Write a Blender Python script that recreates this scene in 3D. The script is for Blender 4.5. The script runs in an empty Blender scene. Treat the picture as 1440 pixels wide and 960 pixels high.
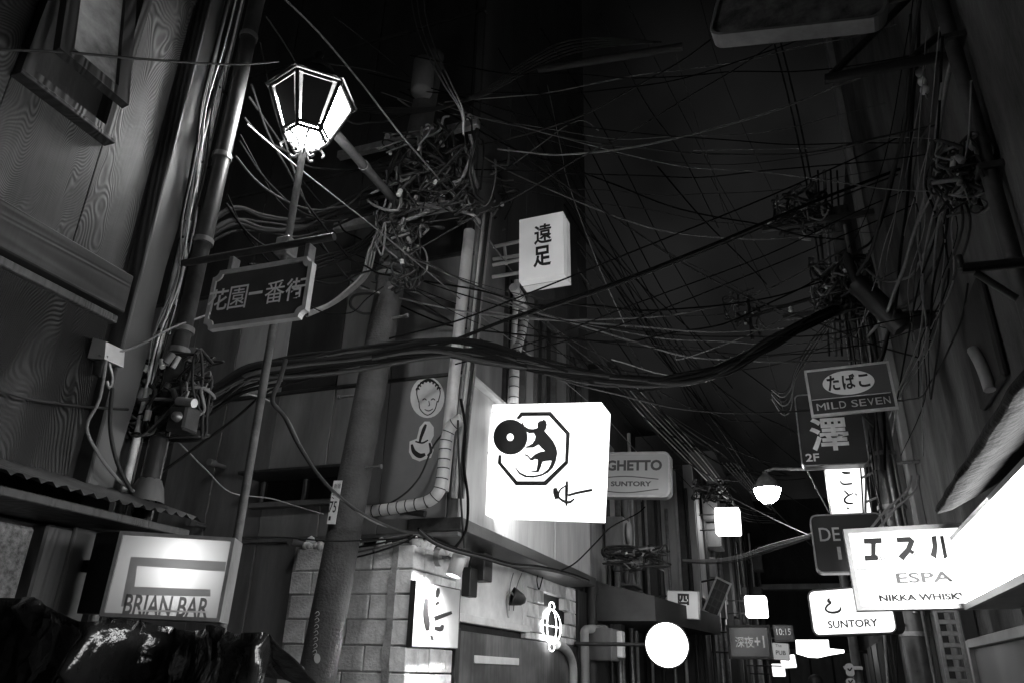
import bpy, bmesh, math, random
from mathutils import Vector, Matrix, geometry, noise as mnoise
R = math.radians
random.seed(7)
scene = bpy.context.scene
COL = scene.collection

# ------------------------------------------------------------------ camera
F_PX = 1050.0                                   # focal length in pixels of the 1440 x 960 photograph
CAM = Vector((0, 0, 1.6))
yv = Vector((430, -475, -F_PX)).normalized()    # alley direction (+Y) seen from the camera
zv = Vector((65, 2386, -F_PX)); zv = (zv - yv * zv.dot(yv)).normalized()
xv = yv.cross(zv)
cam_data = bpy.data.cameras.new('camera'); cam = bpy.data.objects.new('camera', cam_data); COL.objects.link(cam)
cam_data.sensor_width = 36; cam_data.lens = 36 * F_PX / 1440; cam_data.clip_end = 600; cam_data.clip_start = 0.05
cam.matrix_world = Matrix.Translation(CAM) @ Matrix((xv, yv, zv)).to_4x4()
scene.camera = cam

# ------------------------------------------------------------------ night sky, moonlight, exposure
w = bpy.data.worlds.new('World'); scene.world = w; w.use_nodes = True
nt = w.node_tree; nt.nodes.clear()
def N(tree, typ, **kw):
    n = tree.nodes.new(typ)
    for k, v in kw.items(): setattr(n, k, v)
    return n
SUN_EL, SUN_ROT = 4, 200
sky = N(nt, 'ShaderNodeTexSky', sky_type='NISHITA', sun_disc=False, sun_elevation=R(SUN_EL), sun_rotation=R(SUN_ROT))
bw = N(nt, 'ShaderNodeRGBToBW'); nt.links.new(sky.outputs[0], bw.inputs[0])
tc = N(nt, 'ShaderNodeTexCoord')
cl = N(nt, 'ShaderNodeTexNoise'); cl.inputs['Scale'].default_value = 3.1; cl.inputs['Detail'].default_value = 4; cl.inputs['Roughness'].default_value = 0.45
nt.links.new(tc.outputs['Generated'], cl.inputs['Vector'])
cr = N(nt, 'ShaderNodeMapRange'); cr.inputs[1].default_value = 0.40; cr.inputs[2].default_value = 0.62; cr.inputs[3].default_value = 0.25; cr.inputs[4].default_value = 1.5
nt.links.new(cl.outputs[0], cr.inputs[0])
mu = N(nt, 'ShaderNodeMath', operation='MULTIPLY'); nt.links.new(bw.outputs[0], mu.inputs[0]); nt.links.new(cr.outputs[0], mu.inputs[1])
sz = N(nt, 'ShaderNodeSeparateXYZ'); nt.links.new(tc.outputs['Generated'], sz.inputs[0])      # town glow fades towards the zenith
el_ = N(nt, 'ShaderNodeMapRange', interpolation_type='SMOOTHSTEP'); el_.inputs[1].default_value = 0.58; el_.inputs[2].default_value = 0.84; el_.inputs[3].default_value = 1.0; el_.inputs[4].default_value = 0.2
nt.links.new(sz.outputs[2], el_.inputs[0])
mu2 = N(nt, 'ShaderNodeMath', operation='MULTIPLY'); nt.links.new(mu.outputs[0], mu2.inputs[0]); nt.links.new(el_.outputs[0], mu2.inputs[1])
bg = N(nt, 'ShaderNodeBackground'); bg.inputs[1].default_value = 0.0058
nt.links.new(mu2.outputs[0], bg.inputs[0])
wo = N(nt, 'ShaderNodeOutputWorld'); nt.links.new(bg.outputs[0], wo.inputs[0])
sl = bpy.data.lights.new('moon', 'SUN'); sl.energy = 0.004; sl.angle = R(0.5)
so = bpy.data.objects.new('moon', sl); COL.objects.link(so)
so.rotation_euler = (R(90 - SUN_EL), 0, R(180 - SUN_ROT)); so.location = (0, 0, 40)
vs = scene.view_settings; vs.view_transform = 'Standard'; vs.look = 'None'; vs.gamma = 1; vs.exposure = 0.35; vs.use_curve_mapping = False
scene.cycles.max_bounces = 6; scene.cycles.sample_clamp_indirect = 2.0; scene.cycles.use_denoising = True

# ------------------------------------------------------------------ photo pixel -> place on a wall, sign plane or cable run
def ray(px, py):
    c = Vector((px - 720, 480 - py, -F_PX)).normalized()
    return Vector((xv.dot(c), yv.dot(c), zv.dot(c)))
def ony(px, py, y): d = ray(px, py); return CAM + d * (y / d.y)
def onx(px, py, x): d = ray(px, py); return CAM + d * (x / d.x)
def onv(px, py, a, b):                          # vertical plane through two ground points
    n = Vector((b[1] - a[1], a[0] - b[0], 0)); d = ray(px, py)
    t = (Vector((a[0], a[1], 0)) - CAM).dot(n) / d.dot(n)
    return CAM + d * t

def proj(p):
    d = Vector(p) - CAM; c = xv * d.x + yv * d.y + zv * d.z; return 720 + F_PX * c.x / -c.z, 480 - F_PX * c.y / -c.z

# ------------------------------------------------------------------ materials (grey only: the picture is black and white)
MATS = {}
def base_mat(name):
    m = bpy.data.materials.new(name); m.use_nodes = True
    return m, m.node_tree, m.node_tree.nodes['Principled BSDF']
def grey(name, v, rough=0.6, metal=0.0, scale=6.0, amt=0.35, bump=0.15, stretch=(1, 1, 1), bscale=None, spec=0.4, fine=0.0):
    if name in MATS: return MATS[name]
    m, t, p = base_mat(name)
    c = N(t, 'ShaderNodeTexCoord'); mp = N(t, 'ShaderNodeMapping'); mp.inputs['Scale'].default_value = stretch
    t.links.new(c.outputs['Object'], mp.inputs[0])
    n1 = N(t, 'ShaderNodeTexNoise'); n1.inputs['Scale'].default_value = scale; n1.inputs['Detail'].default_value = 7; n1.inputs['Roughness'].default_value = 0.65
    t.links.new(mp.outputs[0], n1.inputs[0])
    r = N(t, 'ShaderNodeMapRange'); r.inputs[1].default_value = 0.3; r.inputs[2].default_value = 0.7
    r.inputs[3].default_value = v * (1 - amt); r.inputs[4].default_value = v * (1 + amt * 0.6)
    t.links.new(n1.outputs[0], r.inputs[0]); t.links.new(r.outputs[0], p.inputs['Base Color'])
    r2 = N(t, 'ShaderNodeMapRange'); r2.inputs[3].default_value = max(0.05, rough - 0.12); r2.inputs[4].default_value = min(1, rough + 0.15)
    t.links.new(n1.outputs[0], r2.inputs[0]); t.links.new(r2.outputs[0], p.inputs['Roughness'])
    p.inputs['Metallic'].default_value = metal; p.inputs['Specular IOR Level'].default_value = spec
    if bump:
        n2 = N(t, 'ShaderNodeTexNoise'); n2.inputs['Scale'].default_value = bscale or scale * 6; n2.inputs['Detail'].default_value = 5
        t.links.new(mp.outputs[0], n2.inputs[0])
        b = N(t, 'ShaderNodeBump'); b.inputs['Strength'].default_value = bump; b.inputs['Distance'].default_value = 0.02
        t.links.new(n2.outputs[0], b.inputs['Height']); t.links.new(b.outputs[0], p.inputs['Normal'])
    MATS[name] = m; return m
def wood(name, lo, hi, k=46, sc=(1, 1.5, 0.42), rough=0.6, bump=0.5, freq=1.0, lin=0.0):
    if name in MATS: return MATS[name]
    m, t, p = base_mat(name)
    c = N(t, 'ShaderNodeTexCoord'); mp = N(t, 'ShaderNodeMapping'); mp.inputs['Scale'].default_value = sc
    t.links.new(c.outputs['Object'], mp.inputs[0])
    n1 = N(t, 'ShaderNodeTexNoise'); n1.inputs['Scale'].default_value = freq; n1.inputs['Detail'].default_value = 2.0; n1.inputs['Roughness'].default_value = 0.3; n1.inputs['Distortion'].default_value = 0.25
    t.links.new(mp.outputs[0], n1.inputs[0])
    sp_ = N(t, 'ShaderNodeSeparateXYZ'); t.links.new(c.outputs['Object'], sp_.inputs[0])
    ly = N(t, 'ShaderNodeMath', operation='MULTIPLY'); ly.inputs[1].default_value = lin; t.links.new(sp_.outputs[1], ly.inputs[0])
    a = N(t, 'ShaderNodeMath', operation='MULTIPLY_ADD'); a.inputs[1].default_value = k * 6.28; t.links.new(n1.outputs[0], a.inputs[0]); t.links.new(ly.outputs[0], a.inputs[2])
    s = N(t, 'ShaderNodeMath', operation='SINE'); t.links.new(a.outputs[0], s.inputs[0])
    n2 = N(t, 'ShaderNodeTexNoise'); n2.inputs['Scale'].default_value = 1.4; n2.inputs['Detail'].default_value = 6; t.links.new(c.outputs['Object'], n2.inputs[0])
    fi = N(t, 'ShaderNodeMapping'); fi.inputs['Scale'].default_value = (60, 60, 3); t.links.new(c.outputs['Object'], fi.inputs[0])
    n3 = N(t, 'ShaderNodeTexNoise'); n3.inputs['Scale'].default_value = 1.5; n3.inputs['Detail'].default_value = 3; t.links.new(fi.outputs[0], n3.inputs[0])
    r = N(t, 'ShaderNodeMapRange'); r.inputs[1].default_value = -1; r.inputs[2].default_value = 1; r.inputs[3].default_value = lo; r.inputs[4].default_value = hi
    t.links.new(s.outputs[0], r.inputs[0])
    st = N(t, 'ShaderNodeMapRange'); st.inputs[1].default_value = 0.38; st.inputs[2].default_value = 0.62; st.inputs[3].default_value = 0.35; st.inputs[4].default_value = 1.15
    t.links.new(n2.outputs[0], st.inputs[0])
    n4 = N(t, 'ShaderNodeTexNoise'); n4.inputs['Scale'].default_value = 2.3; n4.inputs['Detail'].default_value = 3; t.links.new(mp.outputs[0], n4.inputs[0])
    mk = N(t, 'ShaderNodeMapRange'); mk.inputs[1].default_value = 0.4; mk.inputs[2].default_value = 0.62; mk.inputs[3].default_value = 0.12; mk.inputs[4].default_value = 1.0; t.links.new(n4.outputs[0], mk.inputs[0])
    sm = N(t, 'ShaderNodeMath', operation='MULTIPLY'); t.links.new(s.outputs[0], sm.inputs[0]); t.links.new(mk.outputs[0], sm.inputs[1]); t.links.new(sm.outputs[0], r.inputs[0])
    q = N(t, 'ShaderNodeMath', operation='MULTIPLY'); t.links.new(r.outputs[0], q.inputs[0]); t.links.new(st.outputs[0], q.inputs[1])
    f = N(t, 'ShaderNodeMapRange'); f.inputs[3].default_value = 0.6; f.inputs[4].default_value = 1.3; t.links.new(n3.outputs[0], f.inputs[0])
    q2 = N(t, 'ShaderNodeMath', operation='MULTIPLY'); t.links.new(q.outputs[0], q2.inputs[0]); t.links.new(f.outputs[0], q2.inputs[1])
    t.links.new(q2.outputs[0], p.inputs['Base Color']); p.inputs['Roughness'].default_value = rough
    b = N(t, 'ShaderNodeBump'); b.inputs['Strength'].default_value = bump; b.inputs['Distance'].default_value = 0.006
    t.links.new(s.outputs[0], b.inputs['Height']); t.links.new(b.outputs[0], p.inputs['Normal'])
    MATS[name] = m; return m
def glow(name, e, v=0.8, rough=0.25, dirt=0.06, scale=4):
    """lit acrylic or glass: glossy skin over an emitting body, faint grime"""
    if name in MATS: return MATS[name]
    m, t, p = base_mat(name)
    c = N(t, 'ShaderNodeTexCoord'); n1 = N(t, 'ShaderNodeTexNoise'); n1.inputs['Scale'].default_value = scale; n1.inputs['Detail'].default_value = 5
    t.links.new(c.outputs['Object'], n1.inputs[0])
    r = N(t, 'ShaderNodeMapRange'); r.inputs[1].default_value = 0.3; r.inputs[2].default_value = 0.7; r.inputs[3].default_value = e * (1 - dirt); r.inputs[4].default_value = e * (1 + dirt)
    t.links.new(n1.outputs[0], r.inputs[0]); t.links.new(r.outputs[0], p.inputs['Emission Strength'])
    p.inputs['Emission Color'].default_value = (1, 1, 1, 1); p.inputs['Base Color'].default_value = (v, v, v, 1); p.inputs['Roughness'].default_value = rough
    MATS[name] = m; return m
def glass(name, v=0.05, rough=0.08):
    if name in MATS: return MATS[name]
    m, t, p = base_mat(name)
    n1 = N(t, 'ShaderNodeTexNoise'); n1.inputs['Scale'].default_value = 2.5; n1.inputs['Detail'].default_value = 4
    c = N(t, 'ShaderNodeTexCoord'); t.links.new(c.outputs['Object'], n1.inputs[0])
    r = N(t, 'ShaderNodeMapRange'); r.inputs[3].default_value = v * 0.4; r.inputs[4].default_value = v * 1.8; t.links.new(n1.outputs[0], r.inputs[0]); t.links.new(r.outputs[0], p.inputs['Base Color'])
    p.inputs['Roughness'].default_value = rough; p.inputs['Specular IOR Level'].default_value = 0.7
    MATS[name] = m; return m

BLACK = grey('black_rubber', 0.006, 0.85, scale=20, bump=0, spec=0.1)
CABLE = grey('dark_cable', 0.024, 0.6, scale=20, bump=0, spec=0.3)
CABLE_G = grey('grey_cable', 0.17, 0.5, scale=20, bump=0)
CABLE_W = grey('pale_cable', 0.7, 0.5, scale=20, bump=0)
STEEL = grey('galvanised_steel', 0.32, 0.42, 0.7, scale=14, amt=0.4, bump=0.05)
DSTEEL = grey('dark_steel', 0.05, 0.45, 0.3, scale=10, amt=0.5, bump=0.1)
WHITEP = grey('white_paint', 0.62, 0.5, scale=5, amt=0.25, bump=0.1)
PVC = grey('pale_pvc', 0.5, 0.4, scale=5, amt=0.25, bump=0.03)
CONC = grey('stained_concrete', 0.085, 0.85, scale=1.6, amt=0.95, bump=0.5, stretch=(1, 1, 0.35), bscale=24)
DARKW = grey('dark_wall', 0.035, 0.75, scale=2, amt=0.6, bump=0.25, stretch=(1, 1, 0.3))
MIDW = grey('grey_sheet', 0.14, 0.55, scale=2, amt=0.55, bump=0.12, stretch=(1.5, 1.5, 0.3))
LIGHTW = grey('pale_panel', 0.36, 0.55, scale=2, amt=0.4, bump=0.08, stretch=(1.5, 1.5, 0.3))
PLY = wood('plywood', 0.025, 0.125, k=88, sc=(1, 3.6, 1.1), freq=1.0, bump=0.2, lin=560)
TIMBER = wood('timber', 0.08, 0.14, k=20, sc=(2, 6, 0.25), bump=0.25)
DTIMBER = wood('dark_timber', 0.026, 0.036, k=16, sc=(2, 5, 0.3), bump=0.25)
PRINT = grey('print_black', 0.012, 0.5, bump=0, amt=0.1)
PALE_PRINT = grey('print_pale', 0.5, 0.5, bump=0, amt=0.15)

# ------------------------------------------------------------------ mesh helpers
ORG = {}
class MB:
    def __init__(s): s.v = []; s.f = []; s.smooth = []
    def add(s, vs, fs, sm=False):
        o = len(s.v); s.v += [Vector(v) for v in vs]
        s.f += [tuple(i + o for i in f) for f in fs]; s.smooth += [sm] * len(fs); return s
    def hexa(s, p):     # 8 points: bottom ring 0-3, top ring 4-7
        return s.add(p, [(3, 2, 1, 0), (4, 5, 6, 7), (0, 1, 5, 4), (1, 2, 6, 5), (2, 3, 7, 6), (3, 0, 4, 7)])
    def box(s, x0, x1, y0, y1, z0, z1):
        return s.hexa([(x0, y0, z0), (x1, y0, z0), (x1, y1, z0), (x0, y1, z0), (x0, y0, z1), (x1, y0, z1), (x1, y1, z1), (x0, y1, z1)])
    def bbox(s, x0, x1, y0, y1, z0, z1, b=0.006):
        """box with bevelled edges"""
        bm = bmesh.new(); bmesh.ops.create_cube(bm, size=1)
        for v in bm.verts: v.co = Vector(((x0 + x1) / 2 + v.co.x * (x1 - x0), (y0 + y1) / 2 + v.co.y * (y1 - y0), (z0 + z1) / 2 + v.co.z * (z1 - z0)))
        bmesh.ops.bevel(bm, geom=bm.edges[:], offset=b, segments=1, affect='EDGES')
        bm.verts.index_update(); s.add([v.co.copy() for v in bm.verts], [tuple(v.index for v in f.verts) for f in bm.faces]); bm.free(); return s
    def tube(s, pts, r, seg=6, cap=True, r1=None):
        pts = [Vector(p) for p in pts]; n = len(pts); vs = []; up = None
        for i, p in enumerate(pts):
            d = (pts[min(i + 1, n - 1)] - pts[max(i - 1, 0)])
            d = d.normalized() if d.length > 1e-9 else Vector((0, 0, 1))
            if up is None: up = d.orthogonal().normalized()
            up = (up - d * up.dot(d)); up = up.normalized() if up.length > 1e-6 else d.orthogonal().normalized()
            sd = d.cross(up); rr = r if r1 is None else r + (r1 - r) * i / max(1, n - 1)
            for k in range(seg):
                a = 2 * math.pi * k / seg; vs.append(p + (up * math.cos(a) + sd * math.sin(a)) * rr)
        fs = [(i * seg + k, i * seg + (k + 1) % seg, (i + 1) * seg + (k + 1) % seg, (i + 1) * seg + k) for i in range(n - 1) for k in range(seg)]
        s.add(vs, fs, True)
        if cap: s.add(vs[:seg][::-1], [tuple(range(seg))]); s.add(vs[-seg:], [tuple(range(seg))])
        return s
    def lathe(s, c, prof, seg=20, axis=Vector((0, 0, 1)), ref=None, sm=True, a0=0.0):
        axis = axis.normalized(); u = (ref or axis.orthogonal()).normalized(); v = axis.cross(u); vs = []
        for r, h in prof:
            for k in range(seg):
                a = a0 + 2 * math.pi * k / seg; vs.append(Vector(c) + axis * h + (u * math.cos(a) + v * math.sin(a)) * r)
        fs = [(i * seg + k, i * seg + (k + 1) % seg, (i + 1) * seg + (k + 1) % seg, (i + 1) * seg + k) for i in range(len(prof) - 1) for k in range(seg)]
        return s.add(vs, fs, sm)
    def prism(s, pts, off):     # planar outline pts (3D) extruded by off
        n = len(pts); pts = [Vector(p) for p in pts]; off = Vector(off)
        tri = geometry.tessellate_polygon([pts])
        s.add(pts, [t for t in tri]); s.add([p + off for p in pts], [t for t in tri])
        return s.add(pts + [p + off for p in pts], [(i, (i + 1) % n, n + (i + 1) % n, n + i) for i in range(n)])
    def loops(s, loops):        # flat filled outline with holes
        tri = geometry.tessellate_polygon([[Vector(p) for p in l] for l in loops]); flat = [p for l in loops for p in l]
        return s.add(flat, [tuple(t) for t in tri])
    def build(s, name, mat, parent=None, fixn=True):
        me = bpy.data.meshes.new(name)
        if parent is not None: o0 = ORG[parent.name]
        else:
            xs = [v.x for v in s.v]; ys = [v.y for v in s.v]; zs = [v.z for v in s.v]
            o0 = Vector(((min(xs) + max(xs)) / 2, (min(ys) + max(ys)) / 2, min(zs)))
        me.from_pydata([tuple(v - o0) for v in s.v], [], s.f)
        me.polygons.foreach_set('use_smooth', s.smooth); me.materials.append(mat)
        if fixn:
            bm = bmesh.new(); bm.from_mesh(me); bmesh.ops.recalc_face_normals(bm, faces=bm.faces); bm.to_mesh(me); bm.free()
        me.update()
        ob = bpy.data.objects.new(name, me); COL.objects.link(ob)
        if parent is not None: ob.parent = parent
        else: ob.location = o0
        ORG[ob.name] = o0
        return ob
def tag(o, label=None, cat=None, group=None, kind=None):
    for k, v in (('label', label), ('category', cat), ('group', group), ('kind', kind)):
        if v: o[k] = v
    return o
def thing(name, label, cat, loc, group=None):
    o = bpy.data.objects.new(name, None); COL.objects.link(o); o.location = loc; o.empty_display_size = 0.1
    ORG[o.name] = Vector(loc); return tag(o, label, cat, group)
def crom(pts, n=6):             # Catmull-Rom through points
    pts = [Vector(p) for p in pts]
    if len(pts) < 3: 
        return [pts[0].lerp(pts[-1], i / n) for i in range(n + 1)]
    out = []; q = [2 * pts[0] - pts[1]] + pts + [2 * pts[-1] - pts[-2]]
    for i in range(1, len(q) - 2):
        a, b, c, d = q[i - 1:i + 3]
        for k in range(n):
            t = k / n; out.append(0.5 * (2 * b + (c - a) * t + (2 * a - 5 * b + 4 * c - d) * t * t + (3 * b - a - 3 * c + d) * t ** 3))
    return out + [pts[-1]]

# ------------------------------------------------------------------ sign frames
class Frame:
    """a plane standing where a sign stands; u right, v up, w towards the viewer's side (metres)"""
    fat = 0.0
    def __init__(s, corners, y=None, x=None, yaw=None, lim=28):
        cx = sum(c[0] for c in corners) / 4; cy = sum(c[1] for c in corners) / 4
        p0 = ony(cx, cy, y) if y is not None else onx(cx, cy, x)
        best = None
        if x is not None: cand = [90]
        elif yaw is not None: cand = [yaw]
        else: cand = [i * 0.5 for i in range(-2 * lim, 2 * lim + 1)]
        for a in cand:
            nn = Vector((math.sin(R(a)), -math.cos(R(a)), 0))
            P = [CAM + ray(*c) * ((p0 - CAM).dot(nn) / ray(*c).dot(nn)) for c in corners]
            e = (P[0].z - P[1].z) ** 2 + (P[3].z - P[2].z) ** 2 + 0.00001 * abs(a)
            if best is None or e < best[0]: best = (e, nn, P, a)
        _, s.n, P, s.yaw = best
        u = ((P[1] - P[0]).normalized() + (P[2] - P[3]).normalized()).normalized()
        s.u = u; s.v = s.n.cross(u); 
        if s.v.z < 0: s.v = -s.v
        s.c = sum(P, Vector()) / 4
        s.W = ((P[1] - P[0]).length + (P[2] - P[3]).length) / 2; s.H = ((P[0] - P[3]).length + (P[1] - P[2]).length) / 2
    def at(s, u, v, w=0): return s.c + s.u * u + s.v * v + s.n * w
    def pix(s, px, py, w=0):
        d = ray(px, py); p = CAM + d * ((s.c + s.n * w - CAM).dot(s.n) / d.dot(s.n)); q = p - s.c
        return q.dot(s.u), q.dot(s.v)
    def box(s, mb, u0, u1, v0, v1, w0, w1):
        return mb.hexa([s.at(u0, v0, w0), s.at(u1, v0, w0), s.at(u1, v1, w0), s.at(u0, v1, w0), s.at(u0, v0, w1), s.at(u1, v0, w1), s.at(u1, v1, w1), s.at(u0, v1, w1)])
    def outline(s, du=0, r=0.0, notch=0.0, seg=5):
        hw, hh = s.W / 2 - du, s.H / 2 - du; pts = []
        for sx, sy, a0 in ((1, 1, 0), (-1, 1, 90), (-1, -1, 180), (1, -1, 270)):
            if r > 0:
                for k in range(seg + 1):
                    a = R(a0 + 90 * k / seg); pts.append((sx * (hw - r) + r * math.cos(a), sy * (hh - r) + r * math.sin(a)))
            elif notch > 0:
                cxn, cyn = sx * hw, sy * hh
                for k in range(seg + 1):
                    a = R(a0 - 90 - 90 * k / seg); pts.append((cxn + notch * math.cos(a), cyn + notch * math.sin(a)))
            else: pts.append((sx * hw, sy * hh))
        return pts
    def slab(s, mb, pts2, w0, w1): return mb.prism([s.at(a, b, w0) for a, b in pts2], s.n * (w1 - w0))
    def ring(s, mb, outer, inner, w0, w1):
        n = len(outer); O0 = [s.at(a, b, w0) for a, b in outer]; O1 = [s.at(a, b, w1) for a, b in outer]; I0 = [s.at(a, b, w0) for a, b in inner]; I1 = [s.at(a, b, w1) for a, b in inner]
        return mb.add(O0 + O1 + I0 + I1, [f for i in range(n) for j in [(i + 1) % n] for f in ((i, j, n + j, n + i), (n + i, n + j, 3 * n + j, 3 * n + i), (2 * n + j, 2 * n + i, 3 * n + i, 3 * n + j), (j, i, 2 * n + i, 2 * n + j))])
    def text(s, mb, body, box, w, bold=0.0, shear=0.0):
        """lettering stretched into the photo rectangle (x0, y0, x1, y1)"""
        vs, fs = text_mesh(body, bold, shear)
        mx_, my_ = (box[0] + box[2]) / 2, (box[1] + box[3]) / 2
        u0 = s.pix(box[0], my_, w)[0]; u1 = s.pix(box[2], my_, w)[0]; v1 = s.pix(mx_, box[1], w)[1]; v0 = s.pix(mx_, box[3], w)[1]
        xs = [v[0] for v in vs]; ys = [v[1] for v in vs]; ax, bx_, ay, by = min(xs), max(xs), min(ys), max(ys)
        mb.add([s.at(u0 + (x - ax) / (bx_ - ax) * (u1 - u0), v0 + (y - ay) / (by - ay) * (v1 - v0), w) for x, y in vs], fs)
    def stroke(s, mb, pts, w, n=5):
        """brush stroke through (px, py, width px)"""
        c = crom([Vector((a[0], a[1], a[2])) for a in pts], n); L = []; Rr = []
        for i, p in enumerate(c):
            d = c[min(i + 1, len(c) - 1)] - c[max(i - 1, 0)]; d = Vector((d.x, d.y)); d = d.normalized() if d.length else Vector((1, 0))
            nn = Vector((-d.y, d.x)) * (max(0.15, p.z) + s.fat) / 2
            L.append((p.x + nn.x, p.y + nn.y)); Rr.append((p.x - nn.x, p.y - nn.y))
        P = [s.at(*s.pix(a, b, w), w) for a, b in L + Rr]; m = len(L)
        mb.add(P, [(i, i + 1, m + i + 1, m + i) for i in range(m - 1)])
    def poly(s, mb, loops, w): mb.loops([[s.at(*s.pix(a, b, w), w) for a, b in l] for l in loops])
TXT = {}
def text_mesh(body, bold, shear=0.0):
    k = (body, bold, shear)
    if k not in TXT:
        c = bpy.data.curves.new('lettering', 'FONT'); c.body = body; c.offset = bold; c.resolution_u = 3; c.shear = shear
        o = bpy.data.objects.new('lettering', c); COL.objects.link(o)
        dg = bpy.context.evaluated_depsgraph_get(); me = bpy.data.meshes.new_from_object(o.evaluated_get(dg))
        TXT[k] = ([(v.co.x, v.co.y) for v in me.vertices], [tuple(p.vertices) for p in me.polygons])
        bpy.data.objects.remove(o); bpy.data.curves.remove(c); bpy.data.meshes.remove(me)
    return TXT[k]

# =================================================================== SETTING
XL, XR = -3.0, 1.5              # the two facade lines of the alley
m = MB(); m.add([(-60, -40, 0), (60, -40, 0), (60, 120, 0), (-60, 120, 0)], [(0, 1, 2, 3)])
tag(m.build('ground', grey('asphalt', 0.05, 0.75, scale=3, amt=0.5, bump=0.5, bscale=60), None, False), kind='structure')

# ------------------------------------------------------------------- timber building on the near left
def A(px, py, x=XL): p = onx(px, py, x); return p.y, p.z
GAP = (onx(262, 100, XL).y + onx(150, 500, XL).y) / 2           # dark joint between plywood and corner post
y_post = onx(235, 220, XL).y; y_fl = onx(255, 240, XL).y + 0.02
z_bm_t = onx(75, 330, XL).z; z_bm_b = onx(75, 395, XL).z
wb = thing('timber_building', 'plywood clad timber building with open sash window beside the downpipe', 'building', (-5, -1, 0))
m = MB(); m.box(-8, XL - 0.06, -6, y_fl, 0, 6.6); m.build('wall', DARKW, wb)
ptop = 6.4
wy0, wy1 = onx(42, 100, XL).y - 0.0, onx(143, 176, XL).y           # window opening
wz0 = onx(100, 145, XL).z; wz1 = wz0 + 1.05
# plywood sheets around the window opening: each sheet its own piece
def sheet(y0, y1, z0, z1, mat=PLY, d=0.018, nm='plywood_sheet'):
    return MB().bbox(XL - 0.058, XL - 0.04 + d, y0, y1, z0, z1, 0.003).build(nm, mat, wb)
MB().box(XL - 0.0595, XL - 0.05, GAP - 0.04, GAP + 0.02, 0, 6.4).build('gap_shade', PRINT, wb)  # black backing paints the shade inside the open gap
sheet(wy1 + 0.05, GAP - 0.03, z_bm_t + 0.004, 5.2)
sheet(wy0 - 0.05, wy1 + 0.047, z_bm_t + 0.004, wz0 - 0.05)
sheet(wy0 - 0.05, wy1 + 0.047, wz1 + 0.05, 5.2)
sheet(0.9, wy0 - 0.053, z_bm_t + 0.004, 5.2)
sheet(-2, 0.895, z_bm_t + 0.004, 5.2)
sheet(1.3, GAP - 0.03, 2.2, z_bm_b - 0.02, wood('plywood_shaded', 0.012, 0.026, k=60, sc=(1, 3, 0.9), lin=450))  # lower sheets: same plywood coloured darker, as lamp light falls off here
sheet(-2, 1.296, 2.2, z_bm_b - 0.02, wood('plywood_shaded', 0.012, 0.026, k=60, sc=(1, 3, 0.9), lin=450))
sheet(-2, GAP - 0.02, 5.21, 6.5)
MB().bbox(XL - 0.055, XL + 0.045, -4, GAP - 0.012, z_bm_b, z_bm_t, 0.006).build('beam', wood('beam_timber', 0.022, 0.034, k=16, sc=(2, 0.25, 5), bump=0.2), wb)
MB().bbox(XL - 0.05, XL + 0.01, -4, GAP - 0.012, z_bm_b - 0.05, z_bm_b - 0.012, 0.004).build('batten', TIMBER, wb)
MB().bbox(XL - 0.055, XL + 0.05, GAP + 0.012, y_post, 0, 6.5, 0.006).build('corner_post', TIMBER, wb)
m = MB()                                                        # bent metal flashing beside the post, ripped at its outer edge
zz = [i * 0.25 for i in range(27)]
L1 = [(XL + 0.03, y_post + 0.004, z) for z in zz]; L2 = [(XL + 0.035, y_post + 0.14 + 0.012 * math.sin(z * 7), z) for z in zz]; L3 = [(XL - 0.05, y_post + 0.17 + 0.012 * math.sin(z * 7), z) for z in zz]
for a, b in ((L1, L2), (L2, L3)):
    n0 = len(a); m.add(a + b, [(i, i + 1, n0 + i + 1, n0 + i) for i in range(n0 - 1)])
m.build('flashing', grey('flashing', 0.1, 0.5, 0.1, scale=2, amt=0.35, bump=0.05, stretch=(1, 1, 0.4)), wb)
m = MB(); m.tube([(XL + 0.05, y_post + 0.19, 0.3), (XL + 0.05, y_post + 0.19, 6.3)], 0.019, 8); m.build('conduit', CABLE_W, wb)
m = MB(); m.tube([(XL + 0.045, y_post + 0.225, 0.3), (XL + 0.045, y_post + 0.225, 6.3)], 0.008, 6); m.build('conduit', CABLE_G, wb)
for z in (2.6, 3.15, 3.7, 4.2, 4.75):
    MB().box(XL + 0.032, XL + 0.068, y_post + 0.168, y_post + 0.24, z, z + 0.012).build('conduit_clip', DSTEEL, wb)
# window: fixed frame, outward-tilted sash
wf = MB()
for a in ((wy0 - 0.05, wy0, wz0 - 0.05, wz1 + 0.05), (wy1, wy1 + 0.045, wz0 - 0.05, wz1 + 0.05), (wy0, wy1, wz0 - 0.05, wz0), (wy0, wy1, wz1, wz1 + 0.05)):
    wf.box(XL - 0.1, XL + 0.03, *a)
win = wf.build('window', DTIMBER, wb)
m = MB(); m.box(XL - 0.3, XL - 0.29, wy0, wy1, wz0, wz1); m.build('curtain', grey('curtain', 0.3, 0.9, scale=3, amt=0.8, bump=0.2), win)
MB().bbox(XL - 0.02, XL + 0.05, wy0 - 0.06, wy1 + 0.06, wz0 - 0.075, wz0 - 0.052, 0.003).build('sill', DTIMBER, win)
ang = R(13); zsb = onx(165, 155, -2.72).z; H = (wz1 - zsb) / math.cos(ang); sy0, sy1 = onx(66, 78, -2.72).y, onx(165, 155, -2.72).y
def sash(y, t, off=0.0):       # point on the sash: t metres below its top hinge
    return Vector((XL + 0.045 + math.sin(ang) * t + off * math.cos(ang), y, wz1 + 0.0 - math.cos(ang) * t + off * math.sin(ang)))
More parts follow.
